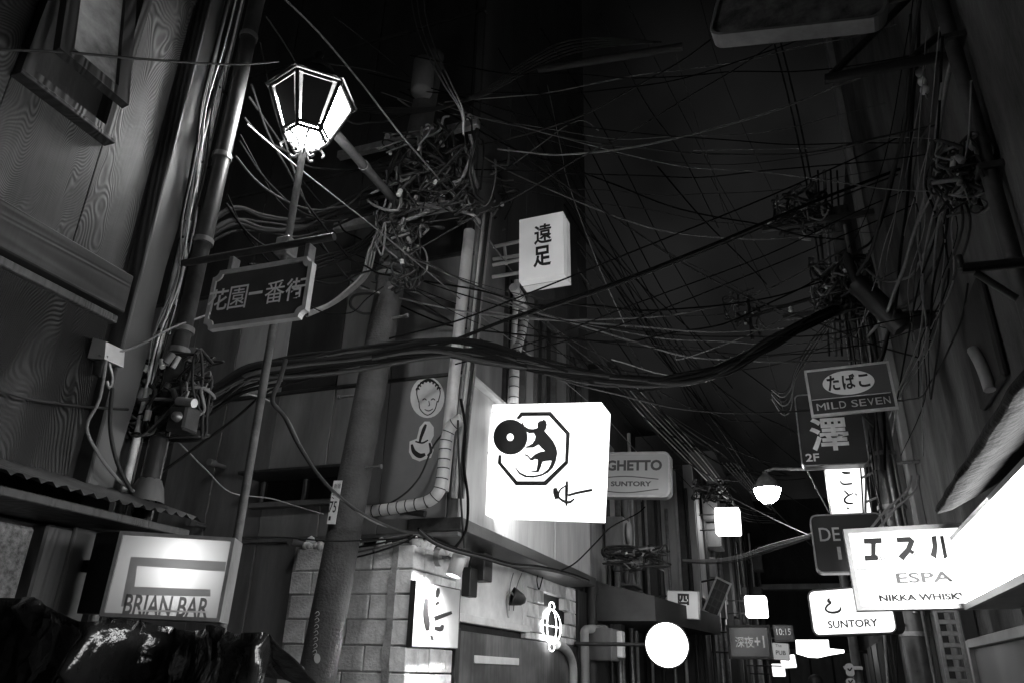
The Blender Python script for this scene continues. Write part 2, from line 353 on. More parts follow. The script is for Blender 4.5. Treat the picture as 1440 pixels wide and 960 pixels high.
def sbar(mb, y0, y1, t0, t1, d=0.04):
    return mb.hexa([sash(y0, t0), sash(y1, t0), sash(y1, t1), sash(y0, t1), sash(y0, t0, d), sash(y1, t0, d), sash(y1, t1, d), sash(y0, t1, d)])
sh = MB(); sw = 0.065
sbar(sh, sy0, sy0 + sw, 0, H); sbar(sh, sy1 - sw, sy1, 0, H); sbar(sh, sy0 + sw, sy1 - sw, 0, sw); sbar(sh, sy0 + sw, sy1 - sw, H - sw, H)
so_ = sh.build('sash', DTIMBER, wb)
m = MB(); m.hexa([sash(a, b, c) for c in (0.012, 0.02) for a, b in ((sy0 + sw, sw), (sy1 - sw, sw), (sy1 - sw, H - sw), (sy0 + sw, H - sw))])
m.build('pane', grey('grimy_glass', 0.4, 0.12, scale=3.2, amt=0.8, bump=0.05, spec=0.8), so_)
# corrugated canopy
ev = MB(); xw, xe = XL - 0.03, -2.6; zw, ze = 2.34, 2.2; n = 190; ya, yb = -1.2, 2.79; top = []; bot = []
for i in range(n + 1):
    y = ya + (yb - ya) * i / n; wv = 0.011 * math.cos(2 * math.pi * y / 0.064)
    top.append((xw, y, zw + wv)); bot.append((xe + 0.012 * mnoise.noise(Vector((y * 3, 0, 0))), y, ze + wv + 0.012 * mnoise.noise(Vector((y * 2, 4, 0)))))
ev.add(top + bot, [(i, i + 1, n + 2 + i, n + 1 + i) for i in range(n)], True)
cn = ev.build('corrugated_canopy', grey('rusty_sheet', 0.13, 0.6, 0.3, scale=4, amt=0.6, bump=0.2), wb, False)
MB().bbox(XL - 0.02, -2.66, ya, yb, 2.13, 2.165, 0.004).build('canopy_board', DTIMBER, wb)
MB().box(XL - 0.055, XL - 0.045, -1.2, 2.7, 2.345, 2.6).build('dark_board', DARKW, wb)
# shopfront below the canopy
MB().bbox(XL - 0.05, XL + 0.04, 2.3, 2.44, 0, 2.12, 0.01).build('door_post', TIMBER, wb)
MB().bbox(XL - 0.05, XL + 0.0, 2.0, 2.28, 0, 2.1, 0.01).build('door_panel', grey('speckled_plaster', 0.2, 0.9, scale=40, amt=0.8, bump=0.4), wb)
MB().bbox(XL - 0.05, XL + 0.05, 0.6, 1.96, 1.86, 1.95, 0.01).build('door_head', TIMBER, wb)
MB().bbox(XL - 0.05, XL - 0.01, 0.6, 1.96, 0, 1.85, 0.01).build('door', DTIMBER, wb)

# ------------------------------------------------------------------- corner building across the side lane
y0c = onx(577, 860, XL).y                                       # its front face (towards the side lane)
y1c = onx(831, 815, XL).y
XU = ony(652, 560, y0c).x                                        # upper storey jetties out over the alley
y1u = onx(833, 700, XU).y; zs = onx(700, 768, XU).z; zband = zs + 0.025
cb = thing('corner_building', 'corner bar building with white painted block pilaster and pale metal cladding', 'building', (-5, y0c + 2, 0))
MB().box(-10, XL - 0.1, y0c + 0.1, y1c, 0, 14).build('wall', DARKW, cb)
MB().box(XL - 0.099, XU - 0.1, y0c + 0.1, y1u - 0.01, zs + 0.1, 13.9).build('upper_wall', DARKW, cb)
def fq(pts, nm, mat, d=0.03, off=0.0, par=None):
    """panel on the lane front from four photo corners"""
    P = [ony(px, py, y0c + off) for px, py in pts]
    xa = (P[0].x + P[3].x) / 2; xb = (P[1].x + P[2].x) / 2; za = (P[2].z + P[3].z) / 2; zb = (P[0].z + P[1].z) / 2
    return MB().bbox(xa, xb, y0c + off, y0c + off + d, za, zb, 0.004).build(nm, mat, par or cb)
yf = y0c + 0.06
xs = [XL - 0.12, -3.19, -4.02, -4.66, -5.3, -5.9, -6.5, -7.2, -8.0, -9.0, -10]
mats = [LIGHTW, MIDW, MIDW, grey('grey_sheet_b', 0.2, 0.5, scale=2, amt=0.5, bump=0.1, stretch=(1.5, 1.5, 0.3)), MIDW, DARKW, MIDW]
zlev = [0.0, 2.62, 4.05, 5.3, 6.6, 8.5, 11, 13.9]
xs_low = xs; xs_up = [XU - 0.02, XU - 0.13, -3.42, -4.02] + xs[3:]
for k in range(len(zlev) - 1):
    xs = xs_up if k else xs_low
    for i in range(len(xs) - 1):
        if k == 0 and i < 2: continue
        mt = mats[(i * 2 + k * 3) % len(mats)] if k < 3 else DARKW
        if k == 1: mt = [MIDW, grey('sticker_panel', 0.17, 0.5, scale=2, amt=0.2, bump=0.05), mats[3], mats[3], MIDW, MIDW, DARKW, MIDW, DARKW, DARKW][min(i, 9)]
        MB().bbox(xs[i + 1] + 0.004, xs[i] - 0.004, yf - 0.008 * (i % 2), yf + 0.04, zlev[k] + 0.03, zlev[k + 1] - 0.005, 0.004).build('wall_panel', mt, cb)
    if k: MB().bbox(-10, XU - 0.0, yf - 0.03, yf + 0.035, zlev[k] - 0.01, zlev[k] + 0.024, 0.004).build('ledge', DSTEEL if k > 1 else MIDW, cb)
# rainwater ledge and dark slot window left of the pole
a = ony(352, 668, y0c - 0.1); b = ony(486, 664, y0c - 0.1)
MB().bbox(a.x, b.x + 0.1, y0c - 0.28, yf - 0.012, a.z - 0.03, a.z, 0.006).build('window_hood', DSTEEL, cb)
sw_ = MB().box(a.x + 0.05, b.x + 0.1, yf - 0.02, yf - 0.011, a.z - 0.22, a.z - 0.03).build('window', glass('dark_glass', 0.012), cb)
for t in (0.05, 0.5, 0.95):
    x = a.x + (b.x - a.x) * t; MB().bbox(x, x + 0.03, yf - 0.05, yf - 0.021, a.z - 0.24, a.z - 0.035, 0.003).build('mullion', MIDW, sw_)
MB().bbox(a.x - 0.02, b.x + 0.1, yf - 0.1, yf - 0.011, a.z - 0.29, a.z - 0.245, 0.004).build('sill', MIDW, sw_)
for px, py in ((312, 655), (284, 738), (425, 764)):
    p = ony(px, py, y0c); MB().tube([p + Vector((0, 0.04, 0)), p + Vector((0, -0.14, 0))], 0.022, 8).tube([p + Vector((0, -0.1, 0)), p + Vector((0, -0.18, 0))], 0.034, 8).build('pipe_stub', MIDW, cb)

# painted concrete blocks at the corner: front and alley side
BL = grey('painted_block', 0.82, 0.7, scale=5, amt=0.4, bump=0.35, bscale=40)
BLD = grey('raw_block', 0.58, 0.85, scale=5, amt=0.45, bump=0.5, bscale=40)
zt = 2.56; ch = 0.196; cw = 0.39
MB().box(-4.2, XL - 0.021, y0c + 0.021, y0c + 0.099, 0, zt).build('mortar', grey('mortar', 0.33, 0.9, scale=8, amt=0.4, bump=0.6), cb)
bmesh_cache = {}
def block(x0, x1, y0, y1, z0, z1, mat, par, key=None, nm='block'):
    dx, dy, dz = round(x1 - x0, 3), round(y1 - y0, 3), round(z1 - z0, 3)
    k = (dx, dy, dz, mat.name)
    if k not in bmesh_cache:
        bm = bmesh.new(); bmesh.ops.create_cube(bm, size=1)
        for v in bm.verts: v.co = Vector((v.co.x * dx, v.co.y * dy, v.co.z * dz))
        bmesh.ops.bevel(bm, geom=bm.edges[:], offset=0.007, segments=1, affect='EDGES')
        me = bpy.data.meshes.new(nm); bm.to_mesh(me); bm.free(); me.materials.append(mat); bmesh_cache[k] = me
    o = bpy.data.objects.new(nm, bmesh_cache[k]); COL.objects.link(o); o.parent = par
    o.location = Vector(((x0 + x1) / 2, (y0 + y1) / 2, (z0 + z1) / 2)) - ORG[par.name]
    o.rotation_euler = (R(random.uniform(-0.5, 0.5)), R(random.uniform(-0.4, 0.4)), R(random.uniform(-0.6, 0.6)))
    return o
rows = int(zt / ch)
for r_ in range(rows):
    z0 = r_ * ch + 0.004; z1 = z0 + ch - 0.012
    off = 0.0 if r_ % 2 else cw / 2
    x = -3.2                                     # blocks left of the ragged vertical joint
    first = True
    while x > -4.2:
        wdt = cw - (cw / 2 if (first and off) else 0); first = False
        xa = max(-4.2, x - wdt)
        if x - xa > 0.05: block(xa + 0.006, x - 0.006, y0c + random.uniform(0, 0.012), y0c + 0.06, z0, z1, BLD, cb)
        x = xa
    block(-3.155, XL - 0.004, y0c - 0.012 + random.uniform(0, 0.008), y0c + 0.2, z0, z1, BL, cb)          # corner blocks
    ys = [y0c + 0.206, y0c + 0.53, y0c + 0.86] if r_ % 2 else [y0c + 0.206, y0c + 0.40, y0c + 0.72, y0c + 0.86]
    for i in range(len(ys) - 1):
        block(XL - 0.09, XL + random.uniform(-0.008, 0.004), ys[i] + 0.004, ys[i + 1] - 0.005, z0, z1, BL, cb)
m = MB(); z = 0.0                                # ragged mortar smeared down the joint
random.seed(3)
pts_l = []; pts_r = []
for i in range(27):
    z = i * zt / 26; pts_l.append((-3.212 + random.uniform(-0.012, 0.014), y0c - 0.004 - random.uniform(0, 0.012), z)); pts_r.append((-3.15 + random.uniform(-0.012, 0.016), y0c - 0.004 - random.uniform(0, 0.012), z))
m.add(pts_l + pts_r + [(p[0], y0c + 0.05, p[2]) for p in pts_l] + [(p[0], y0c + 0.05, p[2]) for p in pts_r],
      [f for i in range(26) for f in ((i, i + 1, 28 + i, 27 + i), (54 + i, 55 + i, i + 1, i), (27 + i, 28 + i, 82 + i, 81 + i))]); m.build('mortar_smear', MATS['mortar'], cb)
m = MB(); random.seed(12)                        # lumpy cement capping over the blocks
for i in range(46):
    t = random.random(); c = Vector((-4.1 + 1.1 * t, y0c + random.uniform(0.0, 0.05), zt + random.uniform(-0.01, 0.05))) if i < 26 else Vector((XL + random.uniform(-0.06, -0.01), y0c + random.uniform(0.02, 0.8), zt + random.uniform(-0.01, 0.04)))
    rr = random.uniform(0.022, 0.048); m.lathe(c, [(0.0, -rr), (rr * 0.7, -rr * 0.6), (rr, 0), (rr * 0.7, rr * 0.6), (0.0, rr)], 7)
tag(m.build('cement_capping', BL, cb), kind='stuff')

# alley side of the corner building
yp = y0c + 0.866
yn = onx(742, 880, XL).y; ynb = onx(812, 880, XL).y
WALLW = grey('cream_wall', 0.85, 0.6, scale=3, amt=0.22, bump=0.05)
MB().box(XL - 0.095, XL - 0.03, yp, yn, 2.08, zband - 0.03).build('wall_panel', WALLW, cb)
MB().bbox(XL - 0.03, XL - 0.005, yp + 0.0, yp + 0.07, 2.08, zband - 0.03, 0.004).build('trim', WALLW, cb)
MB().bbox(XL - 0.03, XL - 0.005, yn - 0.12, yn - 0.02, 2.08, zband - 0.03, 0.004).build('trim', WALLW, cb)
MB().bbox(XL - 0.06, XL + 0.03, yp, yn, 2.0, 2.075, 0.006).build('door_lintel', WALLW, cb)
# recess with wooden shutter under the lintel
MB().box(XL - 0.095, XL - 0.08, yp, yn + 0.02, 0, 1.99).build('door_recess', DARKW, cb)
sd_ = MB().bbox(XL - 0.05, XL - 0.015, yp + 0.16, y1c - 0.12, 0, 1.93, 0.006).build('shutter', wood('shutter_wood', 0.13, 0.19, k=16, sc=(1, 2.5, 0.2), bump=0.1), cb)
MB().bbox(XL - 0.05, XL + 0.0, yp + 0.05, yp + 0.15, 0, 1.95, 0.005).build('door_jamb', DTIMBER, cb)
MB().bbox(XL - 0.014, XL + 0.005, yp + 0.5, yp + 1.7, 1.66, 1.73, 0.004).build('shutter_rail', WALLW, sd_)
# block wall with the ragged neon opening
zo0, zo1 = 2.02, 2.50; yo0, yo1 = onx(764, 880, XL).y, onx(798, 880, XL).y
rows2 = [(1.94, 2.02), (2.02, 2.18), (2.18, 2.34), (2.34, 2.50), (2.50, 2.66), (2.66, zband + 0.0)]
for k, (za, zb) in enumerate(rows2):
    left = yo0 - (0.28 if k % 2 else 0.10); right = yo1 + (0.06 if k % 2 else 0.30)
    if k in (0, 4, 5):
        seg = [yn + 0.0, yn + 0.62, yn + 1.24, yn + 1.9, ynb] if k % 2 else [yn, yn + 0.33, yn + 0.95, yn + 1.6, ynb]
        for i in range(len(seg) - 1): block(XL - 0.09, XL - 0.02, seg[i] + 0.004, seg[i + 1] - 0.004, za + 0.003, zb - 0.004, BL, cb)
    else:
        block(XL - 0.09, XL - 0.02, yn + 0.004, left, za + 0.003, zb - 0.004, BL, cb); block(XL - 0.09, XL - 0.02, right, ynb - 0.004, za + 0.003, zb - 0.004, BL, cb)
        bt = grey('glossy_block_end', 0.7, 0.25, scale=4, amt=0.15, bump=0.03)
        block(XL - 0.06, XL + 0.02, left + 0.004, left + 0.24, za + 0.008, zb - 0.008, bt, cb, nm='block_end'); block(XL - 0.06, XL + 0.02, right - 0.26, right - 0.004, za + 0.008, zb - 0.008, bt, cb, nm='block_end')
MB().box(XL - 0.098, XL - 0.085, yn + 0.02, ynb, 1.94, zband).build('recess_back', DARKW, cb)
MB().bbox(XL - 0.098, XL + 0.02, ynb, y1c, 0, zband - 0.01, 0.01).build('corner_post', DTIMBER, cb)
p1 = [onx(px, py, XL + 0.03) for px, py in ((783, 905), (795, 912), (803, 925), (806, 940), (806, 962))]
MB().tube(crom(p1, 4), 0.055, 10).build('vent_hose', PVC, cb)
# dark band beam, upper cladding, sloping ledge, windows above
MB().bbox(XL - 0.095, XU + 0.03, y0c + 0.02, y1u, zs, zs + 0.11, 0.008).build('band_beam', DSTEEL, cb)
zl = onx(657, 525, XU).z
yy = y0c + 0.06; k = 0; random.seed(21)
while yy < y1u - 0.2:
    wd = [1.05, 0.72, 0.95, 0.8][k % 4]; ye_ = min(y1u - 0.05, yy + wd)
    MB().bbox(XU - 0.095, XU - 0.03 + 0.006 * (k % 2), yy + 0.004, ye_ - 0.004, zband + 0.095, zl - 0.02, 0.004).build('cladding_panel', LIGHTW, cb); yy = ye_; k += 1
MB().bbox(XU - 0.09, XU + 0.03, y0c + 0.04, y1u, zl - 0.015, zl + 0.025, 0.004).build('ledge', PVC, cb)
yy = y0c + 0.12; k = 0
ztop = 13.8
for (ya_, yb_, isw) in ((y0c + 0.06, y0c + 1.25, 0), (y0c + 1.25, y0c + 2.05, 1), (y0c + 2.05, y0c + 2.5, 0), (y0c + 2.5, y0c + 3.5, 1), (y0c + 3.5, y0c + 4.2, 0), (y0c + 4.2, y0c + 5.0, 1), (y0c + 5.0, y1c, 0)):
    ya_, yb_ = [y0c + (q - y0c) * (y1u - y0c) / (y1c - y0c) for q in (ya_, yb_)]
    if isw:
        wn = MB()
        for q in ((ya_, ya_ + 0.05, zl + 0.03, 5.7), (yb_ - 0.05, yb_, zl + 0.03, 5.7), (ya_ + 0.05, yb_ - 0.05, zl + 0.03, zl + 0.1), (ya_ + 0.05, yb_ - 0.05, 5.62, 5.7)): wn.box(XU - 0.09, XU + 0.01, *q)
        wo_ = wn.build('window', DSTEEL, cb)
        MB().box(XU - 0.07, XU - 0.06, ya_ + 0.05, yb_ - 0.05, zl + 0.1, 5.62).build('pane', glass('dark_glass'), wo_)
        MB().box(XU - 0.058, XU - 0.01, (ya_ + yb_) / 2 - 0.02, (ya_ + yb_) / 2 + 0.02, zl + 0.1, 5.62).build('mullion', DSTEEL, wo_)
    else: MB().bbox(XU - 0.095, XU - 0.03, ya_ + 0.004, yb_ - 0.004, zl + 0.03, 5.7, 0.004).build('cladding_panel', MIDW, cb)
    MB().bbox(XU - 0.095, XU - 0.03, ya_ + 0.004, yb_ - 0.004, 5.71, ztop, 0.004).build('cladding_panel', grey('upper_sheet', 0.07, 0.6, scale=2, amt=0.5, bump=0.1, stretch=(1.5, 1.5, 0.3)), cb)
MB().bbox(XU - 0.1, XU + 0.3, y0c - 0.2, y1u, 14, 14.12, 0.01).build('roof', DSTEEL, cb)

# drain pipes and hoses fixed to the corner building
def piece(name, label, cat, mb, mat, group=None): return tag(mb.build(name, mat), label, cat, group)
p = [ony(px, py, y0c - 0.07) for px, py in ((662, 300), (654, 330), (640, 430), (624, 560), (610, 700))]
xm = sum(q.x for q in p[1:]) / 4
def straight(px0, px1, y=None, x=None):
    a = ony(*px0, y) if y is not None else onx(*px0, x); b = ony(*px1, y) if y is not None else onx(*px1, x); return [a, a.lerp(b, 0.5), b]
MB().tube(straight((660, 325), (622, 690), y=y0c - 0.07), 0.055, 12).build('downpipe', PVC, cb)
for i, (dx, r_, mt) in enumerate(((16, 0.016, CABLE_G), (21, 0.014, PVC), (27, 0.02, CABLE), (31, 0.012, CABLE_G))):
    MB().tube(crom([ony(px + dx, py, y0c - 0.05) for px, py in ((660, 300), (649, 400), (637, 520), (628, 600), (620, 700))], 3), r_, 7).build('conduit', mt, cb)
def hose(path, r, name, mat, par, ridge=0.004, pitch=0.075):
    c = crom(path, 10); m = MB(); m.tube(c, r, 10); 
    h = m.build(name, mat, par); acc = 0; rings = MB()
    for i in range(1, len(c)):
        acc += (c[i] - c[i - 1]).length
        if acc > pitch:
            acc = 0; d = (c[i] - c[i - 1]).normalized(); rings.tube([c[i] - d * 0.004, c[i] + d * 0.004], r + 0.0035, 10)
    tag(rings.build('tie', CABLE, h), kind='stuff'); return h
hose([ony(px, py, y0c - 0.13) for px, py in ((650, 588), (636, 598), (628, 615), (625, 640), (622, 670), (616, 692), (600, 705), (570, 711), (540, 716), (512, 718))], 0.05, 'hose', PVC, cb)
MB().tube([ony(px, py, y0c - 0.06) for px, py in ((505, 723), (560, 716), (598, 722))], 0.03, 8).build('hose', DSTEEL, cb)
hose([onx(px, py, XU + 0.1) for px, py in ((722, 404), (732, 420), (737, 445), (733, 470), (725, 500), (723, 540), (722, 590))], 0.052, 'hose', PVC, cb)
MB().tube(straight((727, 395), (716, 600), x=XU + 0.06), 0.035, 8).build('conduit', PVC, cb)
# ribbed kick bar on sign bracket side
# wall-mounted black box, dark bell lamp
a = onx(671, 806, XL + 0.05)
sb_ = thing('meter_box', 'black weathered switch box on the white wall under the cable run', 'box', a)
MB().bbox(XL - 0.028, XL + 0.06, a.y - 0.18, a.y + 0.0, a.z - 0.22, a.z + 0.04, 0.008).build('lower_case', PRINT, sb_)
MB().bbox(XL - 0.028, XL + 0.12, a.y + 0.004, a.y + 0.22, a.z - 0.06, a.z + 0.2, 0.008).build('upper_case', DSTEEL, sb_)
MB().tube([(XL + 0.0, a.y - 0.09, a.z + 0.04), (XL + 0.02, a.y - 0.05, a.z + 0.24)], 0.012, 6).build('cable_tail', CABLE, sb_)
a = onx(727, 840, XL + 0.08)
bl_ = thing('bell_lamp', 'dark dead bell shaped lamp on the white wall', 'lamp', a)
MB().lathe(a, [(0.001, 0.1), (0.03, 0.095), (0.06, 0.06), (0.095, -0.04), (0.1, -0.06), (0.085, -0.055)], 16, axis=Vector((0.75, 0.5, -0.25))).build('shade', DSTEEL, bl_)
MB().tube(crom([a, a + Vector((-0.06, -0.05, 0.05)), a + Vector((-0.1, -0.05, -0.03)), a + Vector((-0.09, 0.0, -0.2))], 5), 0.01, 6).build('bracket', PVC, bl_)

# ------------------------------------------------------------------- downpipe at the timber building's corner
dpb = onx(205, 690, XL + 0.12); dpt = onx(321, 190, XL + 0.12); dy = (dpb.y + dpt.y) / 2; DX = XL + 0.12; DP = Vector((DX, dy, 0))
dp = thing('downpipe', 'galvanised downpipe wrapped in cables at the corner of the plywood building', 'pipe', DP)
def dz(py): return onv(0, 0, (0, 1), (1, 1)) if False else None
def zat(px, py, x, y): 
    d = ray(px, py); t = math.hypot(x, y) / math.hypot(d.x, d.y); return 1.6 + d.z * t
zj1 = zat(290, 340, DX, dy); zj2 = zat(235, 490, DX, dy); zb_ = zat(200, 690, DX, dy)
CHROME = grey('bright_galvanised', 0.09, 0.42, 0.6, scale=10, amt=0.3, bump=0.03)
MB().tube([DP + Vector((0, 0, 0.05)), DP + Vector((0, 0, zj2))], 0.05, 16).build('lower_pipe', grey('black_gloss_pipe', 0.05, 0.18, 0.4, scale=10, amt=0.3, bump=0.02), dp)
MB().tube([DP + Vector((0, 0, zj2)), DP + Vector((0, 0, zj1))], 0.044, 16).build('middle_pipe', DSTEEL, dp)
MB().tube([DP + Vector((0, 0, zj1)), DP + Vector((0, 0, 6.5))], 0.048, 16).build('upper_pipe', CHROME, dp)
for z in (zj2 - 0.02, zj2 + 0.1, zj1 - 0.02, zj1 + 0.55, 5.2):
    MB().tube([DP + Vector((0, 0, z)), DP + Vector((0, 0, z + 0.03))], 0.056, 16).build('collar', STEEL, dp)
MB().lathe(DP + Vector((0, 0, zb_)), [(0.085, -0.05), (0.07, 0.02), (0.052, 0.06)], 8).build('cement_boot', MIDW, dp)
# ------------------------------------------------------------------- street lamp with hexagonal lantern
YL = 2.95
pl = ony(385, 455, YL); pl = Vector((pl.x, YL, 0))
lz = zat(433, 196, pl.x, pl.y)
lamp = thing('street_lamp', 'hexagonal lantern glowing white on a thin peeling post above the street name board', 'street lamp', pl)
POSTM = grey('peeling_post', 0.11, 0.6, 0.1, scale=9, amt=0.6, bump=0.2)
MB().tube([pl, pl + Vector((0, 0, lz - 0.1))], 0.021, 12).build('post', POSTM, lamp)
c0 = pl + Vector((0, 0, lz)); fa = math.atan2(-pl.y, -pl.x) - R(26)       # one corner of the hexagon towards the viewer
RB, RT, HL = 0.13, 0.25, 0.31
def hx(k, r, z): a = fa + k * math.pi / 3; return c0 + Vector((r * math.cos(a), r * math.sin(a), z))
fr = MB()
for k in range(6):
    fr.tube([hx(k, RB, 0), hx(k, RT, HL)], 0.013, 6)
    for r_, z in ((RB, 0), (RT, HL), (RB + 0.008, 0.03)): fr.tube([hx(k, r_, z), hx(k + 1, r_, z)], 0.012, 6)
LF = grey('lantern_iron', 0.02, 0.4, 0.4, scale=20, bump=0.05)
fr.build('lantern_frame', LF, lamp)
LG = glow('lantern_glass', 75.0, rough=0.3)
for k in range(6):
    dark = k in (0, 5)
    g = 0.0
    m = MB(); 
    def ip(kk, t, fz):                                  # point on the pane between corner kk and kk+1
        r_ = RB + (RT - RB) * fz - 0.006; return hx(kk, r_, HL * fz).lerp(hx(kk + 1, r_, HL * fz), t)
    s_ = 0.13 if dark else 0.04
    q = [ip(k, s_, 0.06), ip(k, 1 - s_, 0.06), ip(k, 1 - s_, 0.96), ip(k, s_, 0.96)]
    nrm = (q[1] - q[0]).cross(q[3] - q[0]).normalized() * 0.004
    m.hexa(q + [p + nrm for p in q]); m.build('pane', grey('sooty_plate', 0.015, 0.5, scale=8, bump=0.05) if dark else LG, lamp)
m = MB(); m.add([hx(k, RB * 0.86, 0.006) for k in range(6)], [tuple(range(6))]); m.build('bottom_pane', LG, lamp)
m = MB(); m.lathe(c0 + Vector((0, 0, 0.05)), [(0.0, 0), (0.05, 0.02), (0.06, 0.1), (0.035, 0.18), (0.0, 0.2)], 12); m.build('bulb', glow('bulb', 60), lamp)
m = MB(); rb = [hx(k, RT + 0.035, HL + 0.012) for k in range(6)]; rt_ = [hx(k, 0.1, HL + 0.2) for k in range(6)]; ri = [hx(k, RT - 0.02, HL + 0.016) for k in range(6)]
m.add(rb + rt_ + ri, [f for k in range(6) for f in ((k, (k + 1) % 6, 6 + (k + 1) % 6, 6 + k), (12 + k, 12 + (k + 1) % 6, (k + 1) % 6, k))] + [tuple(range(6, 12))])
m.build('roof', LF, lamp)
m = MB(); m.lathe(c0, [(0.1, HL + 0.2), (0.11, HL + 0.23), (0.05, HL + 0.27), (0.02, HL + 0.33), (0.03, HL + 0.36), (0.0, HL + 0.4)], 12); m.build('finial', LF, lamp)
fl = MB()
for k in range(6):                                      # iron curls under the lantern
    a = fa + k * math.pi / 3 + R(30); d = Vector((math.cos(a), math.sin(a), 0))
    fl.tube(crom([c0 + d * 0.11 + Vector((0, 0, -0.012)), c0 + d * 0.05 + Vector((0, 0, -0.04)), c0 + d * 0.028 + Vector((0, 0, -0.1)), c0 + d * 0.05 + Vector((0, 0, -0.135)), c0 + d * 0.075 + Vector((0, 0, -0.12))], 4), 0.008, 6)
    fl.tube(crom([c0 + d * 0.12 + Vector((0, 0, -0.005)), c0 + d * 0.15 + Vector((0, 0, -0.03)), c0 + d * 0.14 + Vector((0, 0, -0.055))], 4), 0.007, 6)
fl.build('scrollwork', grey('scroll_iron', 0.3, 0.5, 0.3), lamp)
YP = y0c - 0.5
pa = ony(458, 172, YL + 0.3); pb = ony(563, 292, YP - 0.15)
MB().tube([pa, pa.lerp(pb, 0.45), pb], 0.036, 10).tube([pa.lerp(pb, 0.42), pa.lerp(pb, 0.46)], 0.044, 10).build('brace', grey('brace_pipe', 0.13, 0.5, 0.2, scale=8, amt=0.4), lamp)
MB().bbox(pl.x - 0.045, pl.x + 0.045, YL - 0.05, YL + 0.05, zat(400, 350, pl.x, YL) - 0.05, zat(400, 350, pl.x, YL) + 0.06, 0.008).build('clamp', STEEL, lamp)

# ------------------------------------------------------------------- street name board on its bar
fr_ = Frame([(303, 383), (441, 361), (431, 445), (286, 466)], y=dy - 0.12)
nb = thing('street_name_board', 'dark street name board with pale rim hung from a bar across the lane', 'sign', fr_.at(0, -fr_.H / 2))
RIM = grey('rim_paint', 0.55, 0.45, 0.2, scale=10, amt=0.3, bump=0.05)
no = 0.035
fr_.slab(MB(), fr_.outline(0.006, notch=no), -0.02, 0.0).build('board', grey('board_dark', 0.07, 0.4, scale=6, amt=0.3, bump=0.03), nb)
fr_.ring(MB(), fr_.outline(0, notch=no), fr_.outline(0.022, notch=no), -0.025, 0.01).build('rim', RIM, nb)
mb = MB()
for ch_, bx_ in (('花', (293, 407, 320, 437)), ('園', (322, 402, 347, 434)), ('一', (350, 410, 369, 414)), ('番', (373, 395, 400, 426)), ('街', (402, 391, 429, 422))):
    fr_.text(mb, ch_, bx_, 0.012, 0.004 if ch_ in '園番' else 0.014)
mb.build('lettering', grey('letter_white', 0.9, 0.4, bump=0, amt=0.1), nb)
a = ony(250, 372, dy - 0.06); b = ony(470, 333, dy - 0.06)
MB().tube([a, b], 0.02, 10).build('hanging_bar', DSTEEL, nb)
for t in (-0.4, 0.38):
    q = fr_.at(t * fr_.W, fr_.H / 2 + 0.0, -0.03); MB().bbox(q.x - 0.014, q.x + 0.014, q.y - 0.006, q.y + 0.05, q.z - 0.04, q.z + 0.1, 0.003).build('hanger', STEEL, nb)

# ------------------------------------------------------------------- utility poles
pt = ony(568, 300, YP); pbm = ony(446, 950, YP); dirp = (pt - pbm).normalized()
def pole_at(z): return pbm + dirp * ((z - pbm.z) / dirp.z)
PO = pole_at(4.4)
up = thing('utility_pole', 'concrete utility pole with climbing bolts and number plate at the side lane', 'utility pole', pole_at(0))
PM = grey('pole_concrete', 0.055, 0.8, scale=5, amt=0.5, bump=0.4, bscale=50)
MB().tube([pole_at(0), pole_at(3), pole_at(7.4)], 0.15, 24, r1=0.115).build('shaft', PM, up)
for i, (px, py, sd) in enumerate(((570, 456, 1), (500, 553, -1), (525, 660, 1), (595, 364, 1))):
    z = zat(px, py, PO.x, PO.y); c = pole_at(z); 
    MB().tube([c + Vector((sd * 0.1, -0.05, 0)), c + Vector((sd * 0.27, -0.06, 0))], 0.011, 8).tube([c + Vector((sd * 0.25, -0.06, 0)), c + Vector((sd * 0.275, -0.06, 0))], 0.02, 8).build('step_bolt', STEEL, up)
for py in (385, 395, 300): 
    z = zat(545, py, PO.x, PO.y); MB().tube([pole_at(z), pole_at(z + 0.035)], 0.15, 24).build('band', STEEL, up)
f2 = Frame([(470, 675), (483, 675), (472, 736), (457, 736)], y=YP - 0.165, yaw=0)
q = MB(); f2.box(q, -0.038, 0.038, -f2.H / 2, f2.H / 2, -0.004, 0.002); npl = q.build('number_plate', WHITEP, up)
mb = MB(); f2.text(mb, '75', (463, 704, 473, 720), 0.004, 0.01); f2.text(mb, '新宿', (470, 679, 479, 686), 0.004, 0.0); f2.text(mb, 'ミ一', (467, 690, 477, 701), 0.004, 0.0); f2.text(mb, '1', (462, 725, 465, 731), 0.004, 0.02); mb.build('digits', PRINT, npl)
f3 = Frame([(440, 855), (455, 855), (455, 945), (440, 945)], y=YP - 0.16, yaw=0); mb = MB()
for i in range(7):
    x0, y0 = 446 - i * 0.6, 862 + i * 9
    f3.stroke(mb, [(x0 - 3, y0, .6), (x0 + 1, y0 - 3, .9), (x0 + 3, y0 + 1, .8), (x0 - 2, y0 + 4, .6)], 0.004)
mb.build('scribble', PALE_PRINT, up)
q = MB(); f3.poly(q, [[(446 + 4.5 * math.cos(a), 925 + 7 * math.sin(a)) for a in [k * math.pi / 8 for k in range(16)]]], 0.005); q.build('round_sticker', PALE_PRINT, up)
q = MB(); f3.poly(q, [[(423 + 5.5 * math.cos(a), 941 + 5.5 * math.sin(a)) for a in [k * math.pi / 8 for k in range(16)]], [(423 + 3 * math.cos(a), 941.5 + 3 * math.sin(a)) for a in [k * math.pi / 8 for k in range(16)]]], 0.006); q.build('ring_sticker', PALE_PRINT, up)
